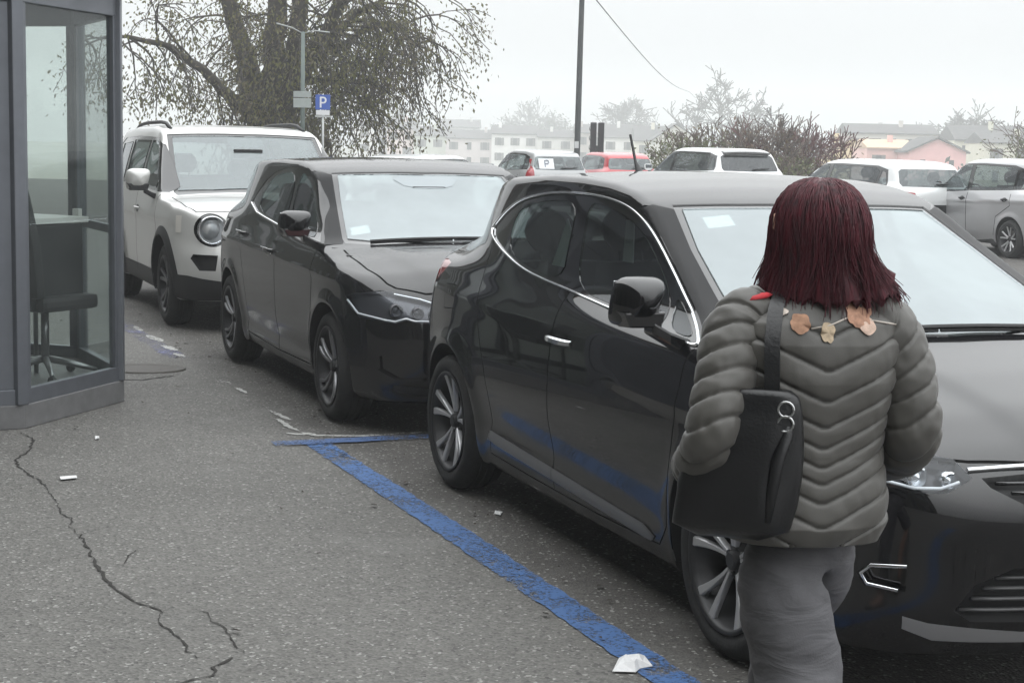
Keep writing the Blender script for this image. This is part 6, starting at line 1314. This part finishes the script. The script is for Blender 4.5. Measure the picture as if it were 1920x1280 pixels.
# --- jacket torso: quilted in chevrons
ZS = [.655, .715, .775, .825, .865, .90, .94, .985, 1.04, 1.105, 1.175, 1.30, 1.40]      # seam heights at the spine
prof = [(.735, .168, .128), (.775, .182, .142), (.84, .178, .134), (.92, .165, .122), (1.0, .170, .124), (1.08, .184, .126), (1.16, .192, .118), (1.205, .176, .104), (1.235, .135, .088), (1.262, .082, .070), (1.29, .070, .064)]
pz = np.array([q[0] for q in prof]); pa = np.array([q[1] for q in prof]); pb = np.array([q[2] for q in prof])
def tor(th, z):
    a = np.interp(z, pz, pa); b = np.interp(z, pz, pb); c, s = math.cos(th), math.sin(th); e = .84
    x = a*abs(c)**e*(1 if c > 0 else -1); y = b*abs(s)**e*(1 if s > 0 else -1); lean = -.018*(1-(z-.72)/.55)
    ax = abs(x)/.19; zz = z-.085*ax                  # chevron coordinate: seams fall toward the spine
    i = np.searchsorted(ZS, zz)-1; i = min(max(i, 0), len(ZS)-2); u = (zz-ZS[i])/(ZS[i+1]-ZS[i]); u = min(max(u, 0), 1); sp_ = min(1.0, (ZS[i+1]-ZS[i])/.06)
    pf = (math.sin(math.pi*u)**.36)*.0068*sp_
    if z > 1.20: pf *= max(0, 1-(z-1.20)/.05)
    wr = noise.noise(Vector((x*14, y*14, z*9)))*.006+noise.noise(Vector((x*40, y*40, z*26)))*.0028*(1-abs(2*u-1)*.5)
    ns = (1-math.sin(math.pi*u))**2; wr = wr*.8+noise.noise(Vector((x*85+zz*20, y*60, z*22)))*.0020*(.35+ns)
    k = pf+wr-.0045*math.exp(-(min(u, 1-u)*(ZS[i+1]-ZS[i])/.0035)**2)*(1 if z < 1.2 else 0); n = Vector((x/(a*a), y/(b*b), 0)).normalized()
    return Vector((x+lean+n.x*k, y+n.y*k-.012*(1-(z-.72)/.55), z))
NT, NZ = 170, 260; zs = np.linspace(.735, 1.29, NZ); rings = [[tor(2*math.pi*j/NT, z) for j in range(NT)] for z in zs]
inner = [[(p.x*.93, p.y*.93, p.z+.01) for p in rings[0]], ]
m = MB(); m.loft([[(p.x*.90, p.y*.90, .765) for p in rings[0]]]+rings, cap=False); jacket = m.build('jacket', JK, woman, smooth=True)
m = MB(); cr_ = []
for k, (z, r) in enumerate(((1.255, 1.0), (1.285, .96), (1.315, .93), (1.32, .84), (1.29, .82))):
    cr_.append([(.088*r*math.cos(a), .080*r*math.sin(a)+.004, z+.012*math.sin(a+math.pi)) for a in np.linspace(0, 2*math.pi, 40, endpoint=False)])
m.loft(cr_, cap=False); m.build('collar', JK, jacket, smooth=True)
def sleeve(pts, rs, seed, sx):
    P = [Vector(p) for p in pts]; fine = []; rr = []
    n = len(P)
    def cmr(i, t):
        a, b, c, d = P[max(i-1, 0)], P[i], P[i+1], P[min(i+2, n-1)]
        return .5*((2*b)+(c-a)*t+(2*a-5*b+4*c-d)*t*t+(3*b-a-3*c+d)*t**3)
    for i in range(n-1):
        for k in range(34): t = k/34; fine.append(cmr(i, t)); rr.append(rs[i]+(rs[i+1]-rs[i])*t)
    fine.append(P[-1]); rr.append(rs[-1]); rings = []; L_ = 0; prev = None; A = None
    for i, p in enumerate(fine):
        t = (fine[min(i+1, len(fine)-1)]-fine[max(i-1, 0)]).normalized()
        if A is None: A = t.cross(Vector((0, 1, 0))).normalized()
        A = (A-t*A.dot(t)).normalized(); B = t.cross(A)
        if prev is not None: L_ += (p-prev).length
        prev = p; ring = []
        for j in range(64):
            a = 2*math.pi*j/64; d = A*math.cos(a)+B*math.sin(a); s_ = (L_+.028*math.cos(a-.6*sx))/.052; u = s_-math.floor(s_)
            pf = .0062*math.sin(math.pi*u)**.36+noise.noise(Vector((j*.9, L_*26, seed)))*.0020*(.35+(1-math.sin(math.pi*u))**2)-.004*math.exp(-(min(u, 1-u)*.052/.0035)**2); q = p+d*rr[i]; w = noise.noise(Vector((q.x*16+seed, q.y*16, q.z*13)))*.005+noise.noise(Vector((q.x*45+seed, q.y*45, q.z*38)))*.003
            ring.append(q+d*(pf+w))
        rings.append(ring)
    last = rings[-1]; c = fine[-1]; rings.append([c+(Vector(q)-c)*.8 for q in last]); rings.append([c+(Vector(q)-c)*.62-(fine[-1]-fine[-2]).normalized()*.02 for q in last])
    m = MB(); m.loft(rings, cap=False); return m.build('sleeve', JK, jacket, smooth=True)
sleeve([(-.10, 0, 1.225), (-.165, -.005, 1.185), (-.215, -.07, 1.07), (-.252, -.105, .955), (-.250, .0, .885), (-.215, .13, .862)], [.055, .068, .060, .052, .047, .042], 1.0, 1)
sleeve([(.10, 0, 1.215), (.165, -.005, 1.175), (.205, -.03, 1.06), (.217, -.045, .955), (.21, .05, .895), (.175, .15, .878)], [.055, .068, .060, .056, .052, .046], 5.0, -1)
# flower print across the shoulders: thin appliques on the quilting
def applique(name, x, z, r, col_, petals=5, seed=0, squash=1.0):
    th = 2*math.pi-math.acos(max(-1, min(1, (abs(x)/np.interp(z, pz, pa))**(1/.84)*(1 if x > 0 else -1)))); v = []; n = petals*8
    c = tor(th, z)
    for k in range(n):
        a = 2*math.pi*k/n; q = r*(.80+.14*abs(math.cos(petals*a/2+seed))+.10*noise.noise(Vector((math.cos(a)*2, math.sin(a)*2, seed)))); dx = q*math.cos(a); dz = q*math.sin(a)*squash
        xx = x+dx; zz = min(z+dz, 1.258); t2 = 2*math.pi-math.acos(max(-1, min(1, (abs(xx)/np.interp(zz, pz, pa))**(1/.84)*(1 if xx > 0 else -1)))); p = tor(t2, zz); v.append(p+Vector((0, -.004, .001)))
    m = MB(); m.add(v+[c+Vector((0, -.006, .001))], [(i, (i+1) % n, n) for i in range(n)]); m.build(name, mat('print_'+name+str(seed), col_, .8, var=.35, vscale=60), jacket, smooth=True)
applique('flower_print', -.062, 1.205, .023, (.34, .19, .12), 5, 1); applique('flower_print', -.005, 1.188, .017, (.46, .36, .25), 4, 2, 1.4); applique('flower_print', .068, 1.228, .034, (.38, .21, .14), 7, 3); applique('flower_print', .085, 1.20, .020, (.55, .40, .32), 5, 4)
m = MB(); m.lathe([(0, .010), (.018, .008), (.030, .001), (.018, -.006), (0, -.008)], 20, f=lambda r, h, a: (-.138+r*math.cos(a)*1.15, -.030+r*math.sin(a)*.8-h*.3, 1.252+h+r*math.cos(a)*.25)); m.build('flower_print', mat('print_red', (.48, .03, .04), .75, var=.3, vscale=60), jacket, smooth=True); applique('leaf_print', -.10, 1.228, .018, (.60, .52, .46), 3, 6, .5)
for pts in ([(-.04, 1.195), (.0, 1.203), (.05, 1.222)], [(.095, 1.212), (.13, 1.206), (.16, 1.20)]):
    v = []
    for x, z in pts: t2 = 2*math.pi-math.acos(max(-1, min(1, (abs(x)/np.interp(z, pz, pa))**(1/.84)*(1 if x > 0 else -1)))); v.append(tor(t2, z)+Vector((0, -.003, 0)))
    m = MB(); m.tube(v, .0022, 5); m.build('stem_print', mat('print_stem', (.50, .45, .40), .8), jacket, smooth=True)
# --- hair: dark red bob, grooved mass plus loose strands
HM = bpy.data.materials.new('dark_red_hair'); HM.use_nodes = True; t = HM.node_tree; b = t.nodes['Principled BSDF']
tcn = N(t, 'ShaderNodeTexCoord'); mp = N(t, 'ShaderNodeMapping'); mp.inputs['Scale'].default_value = (90, 90, 5); nz = N(t, 'ShaderNodeTexNoise'); nz.inputs['Scale'].default_value = 1; nz.inputs['Detail'].default_value = 5
t.links.new(tcn.outputs['Object'], mp.inputs[0]); t.links.new(mp.outputs[0], nz.inputs['Vector']); mi = N(t, 'ShaderNodeMix', data_type='RGBA'); mi.inputs[6].default_value = (.026, .006, .009, 1); mi.inputs[7].default_value = (.115, .018, .028, 1)
mr = N(t, 'ShaderNodeMapRange'); mr.inputs['From Min'].default_value = .3; mr.inputs['From Max'].default_value = .75; t.links.new(nz.outputs['Fac'], mr.inputs['Value']); t.links.new(mr.outputs[0], mi.inputs[0]); t.links.new(mi.outputs[2], b.inputs['Base Color']); b.inputs['Roughness'].default_value = .5; b.inputs['Specular IOR Level'].default_value = .35
bp = N(t, 'ShaderNodeBump'); bp.inputs['Strength'].default_value = .5; bp.inputs['Distance'].default_value = .004; t.links.new(nz.outputs['Fac'], bp.inputs['Height']); t.links.new(bp.outputs[0], b.inputs['Normal'])
HC = Vector((.008, .012, 1.405))
hp = [(0, .0), (.03, .035), (.12, .070), (.25, .092), (.40, .102), (.55, .104), (.68, .106), (.80, .111), (.90, .117), (1.0, .121)]      # u, radius
hu = np.array([q[0] for q in hp]); hrad = np.array([q[1] for q in hp])
def hair_pt(u, a, lift=0.0):
    z = 1.508-(1-math.cos(min(u/.55, 1)*math.pi/2))*.115 if u < .55 else 1.393-(u-.55)/.45*.128
    a = a+.10*math.sin(u*8.5+3*math.sin(a*5))*max(0, u-.25); lift = lift+.006*math.sin(u*11+4*math.sin(a*3))*max(0, u-.3)
    r = (.104*math.sin(min(u/.55, 1)*math.pi/2)**.8 if u < .55 else np.interp(u, hu, hrad))+lift; c, s = math.cos(a), math.sin(a)
    x = r*.98*c; y = r*1.08*s
    k = max(0, u-.6)/.4; x += k*k*(.050*max(0, c)-.012*max(0, -c))+k*.012; z -= k*.020*(1 if s < 0 else 0)-.012*k*max(0, c)
    if s < 0: y *= 1-.16*k
    if s > .15: y *= .94
    return Vector((HC.x+x, HC.y+y, z))
NA, NU = 160, 44; rings = []
for i in range(NU):
    u = .012+i/(NU-1)*(1-.012); ring = []
    for j in range(NA):
        a = 2*math.pi*j/NA; g = (noise.noise(Vector((math.cos(a)*9, math.sin(a)*9, u*1.6)))*.5+noise.noise(Vector((math.cos(a)*26, math.sin(a)*26, u*2)))*.5)*.009*min(1, u*3); p = hair_pt(u, a, g)
        if i == NU-1: p.z += noise.noise(Vector((math.cos(a)*14, math.sin(a)*14, 3)))*.040
        ring.append(p)
    rings.append(ring)
rings.append([Vector((HC.x+(p.x-HC.x)*.8, HC.y+(p.y-HC.y)*.8, p.z+.02)) for p in rings[-1]])
m = MB()
face = []
m.loft(rings, cap=False); b0 = len(m.v); m.v.append(tuple(hair_pt(0, 0))); m.f += [(j, (j+1) % NA, b0) for j in range(NA)]
# leave the face open: drop the faces in front below the fringe
keep = []
for f in m.f:
    c = sum((Vector(m.v[i]) for i in f), Vector())/len(f)-HC
    if c.y > .055 and abs(c.x) < .062 and c.z < .045: continue
    keep.append(f)
m.f = keep; hair = m.build('hair', HM, woman, smooth=True)
st = MB(); rn = random.Random(3)
for k in range(900):
    a = rn.uniform(0, 2*math.pi)
    if .9 < a < 2.2 and rn.random() < .8: continue
    u0 = rn.uniform(.02, .5); u1 = rn.uniform(.80, 1.09); da = rn.gauss(0, .20); lf = rn.uniform(.001, .006); fly = min(.02, max(0, rn.gauss(0, .012))); pts = []
    for i in range(9):
        s = i/8; u = u0+(u1-u0)*s; p = hair_pt(min(u, 1.0), a+da*s, lf+fly*s*s)
        if u > 1: p.z -= (u-1)*.4
        pts.append(p)
    st.tube(pts, [.0016*(1-.65*(i/8)) for i in range(9)], 4, cap=False)
o = st.build('strands', HM, hair, smooth=True); o['kind'] = 'stuff'
# --- shoes
for (x, y, z), rz in ((AL, .05), (AR, -.02)):
    m = MB(); z0 = max(0, z-.13); rings = []
    for u, w, h, zz in ((0, .028, .085, .0), (.15, .036, .10, .0), (.35, .036, .085, .0), (.6, .042, .055, .0), (.85, .040, .04, .004), (1.0, .022, .028, .01)):
        yy = y-.05+u*.25; rings.append([(x-w, yy, z0+zz), (x+w, yy, z0+zz), (x+w*.95, yy, z0+h*.55), (x+w*.5, yy, z0+h), (x-w*.5, yy, z0+h), (x-w*.95, yy, z0+h*.55)])
    m.loft(rings); m.build('shoe', mat('black_shoe', (.02, .02, .02), .5), woman, smooth=True, auto=50)
# --- handbag: soft black tote hanging from the left shoulder
bag = empty('handbag', (PX0-.168, PY0-.135, 0), R_(-16)); tag(bag, 'soft black shoulder bag hanging at the left hip of the walking woman', 'bag')
LEA = mat('black_bag_leather', (.006, .006, .007), .38, var=.3, vscale=14, bump=.12, bscale=140, rvar=.1)
rings = []
for u in np.linspace(0, 1, 26):
    z = .762+.308*u; w = .132*(1-u)**.55*.9+.066*u+.018*math.sin(math.pi*u)*(1-u)-.0; w = max(w, .05); d = .050*(1-.55*u)+.010*math.sin(math.pi*u); xo = .055*u-.02; ring = []
    kb = min(1, .55+u*6)
    for j in range(40):
        a = 2*math.pi*j/40; c, s = math.cos(a), math.sin(a); q = Vector((xo+w*kb*abs(c)**.6*(1 if c > 0 else -1), d*kb*abs(s)**.7*(1 if s > 0 else -1), z-.012*math.cos(a)**2*(u < .3)))
        f_ = noise.noise(Vector((q.x*14, q.y*8+(3 if s > 0 else 0), q.z*6)))*.012*math.sin(math.pi*min(1, u+.15)); ring.append((q.x+c*f_, q.y+s*f_*1.6, q.z))
    rings.append(ring)
m = MB(); m.loft(rings); m.build('bag_body', LEA, bag, smooth=True)
sp_ = [(.062, .0, 1.05), (.060, .0, 1.10), (.055, .02, 1.17), (.055, .06, 1.235), (.060, .12, 1.272), (.065, .20, 1.262), (.07, .27, 1.20), (.072, .295, 1.12)]
m = MB(); m.loft([[(x-.016, y-.002, z), (x+.016, y-.002, z), (x+.016, y+.004, z+.002), (x-.016, y+.004, z+.002)] for x, y, z in sp_]); m.build('strap', LEA, bag, smooth=True, auto=50)
m = MB(); m.tube([(.098, -.012, 1.03), (.10, -.03, .98), (.085, -.05, .93), (.075, -.052, .86), (.07, -.055, .80)], [.010, .012, .013, .012, .006], 8, flat=.5); m.build('flap_strip', LEA, bag, smooth=True)
for z in (1.035, 1.005):
    m = MB(); m.tube([(.095+.016*math.cos(a), -.030, z+.016*math.sin(a)) for a in np.linspace(0, 2*math.pi, 17)], .0028, 6, cap=False); m.build('ring', mat('ring_steel', (.5, .5, .5), .3, 1.0), bag, smooth=True)
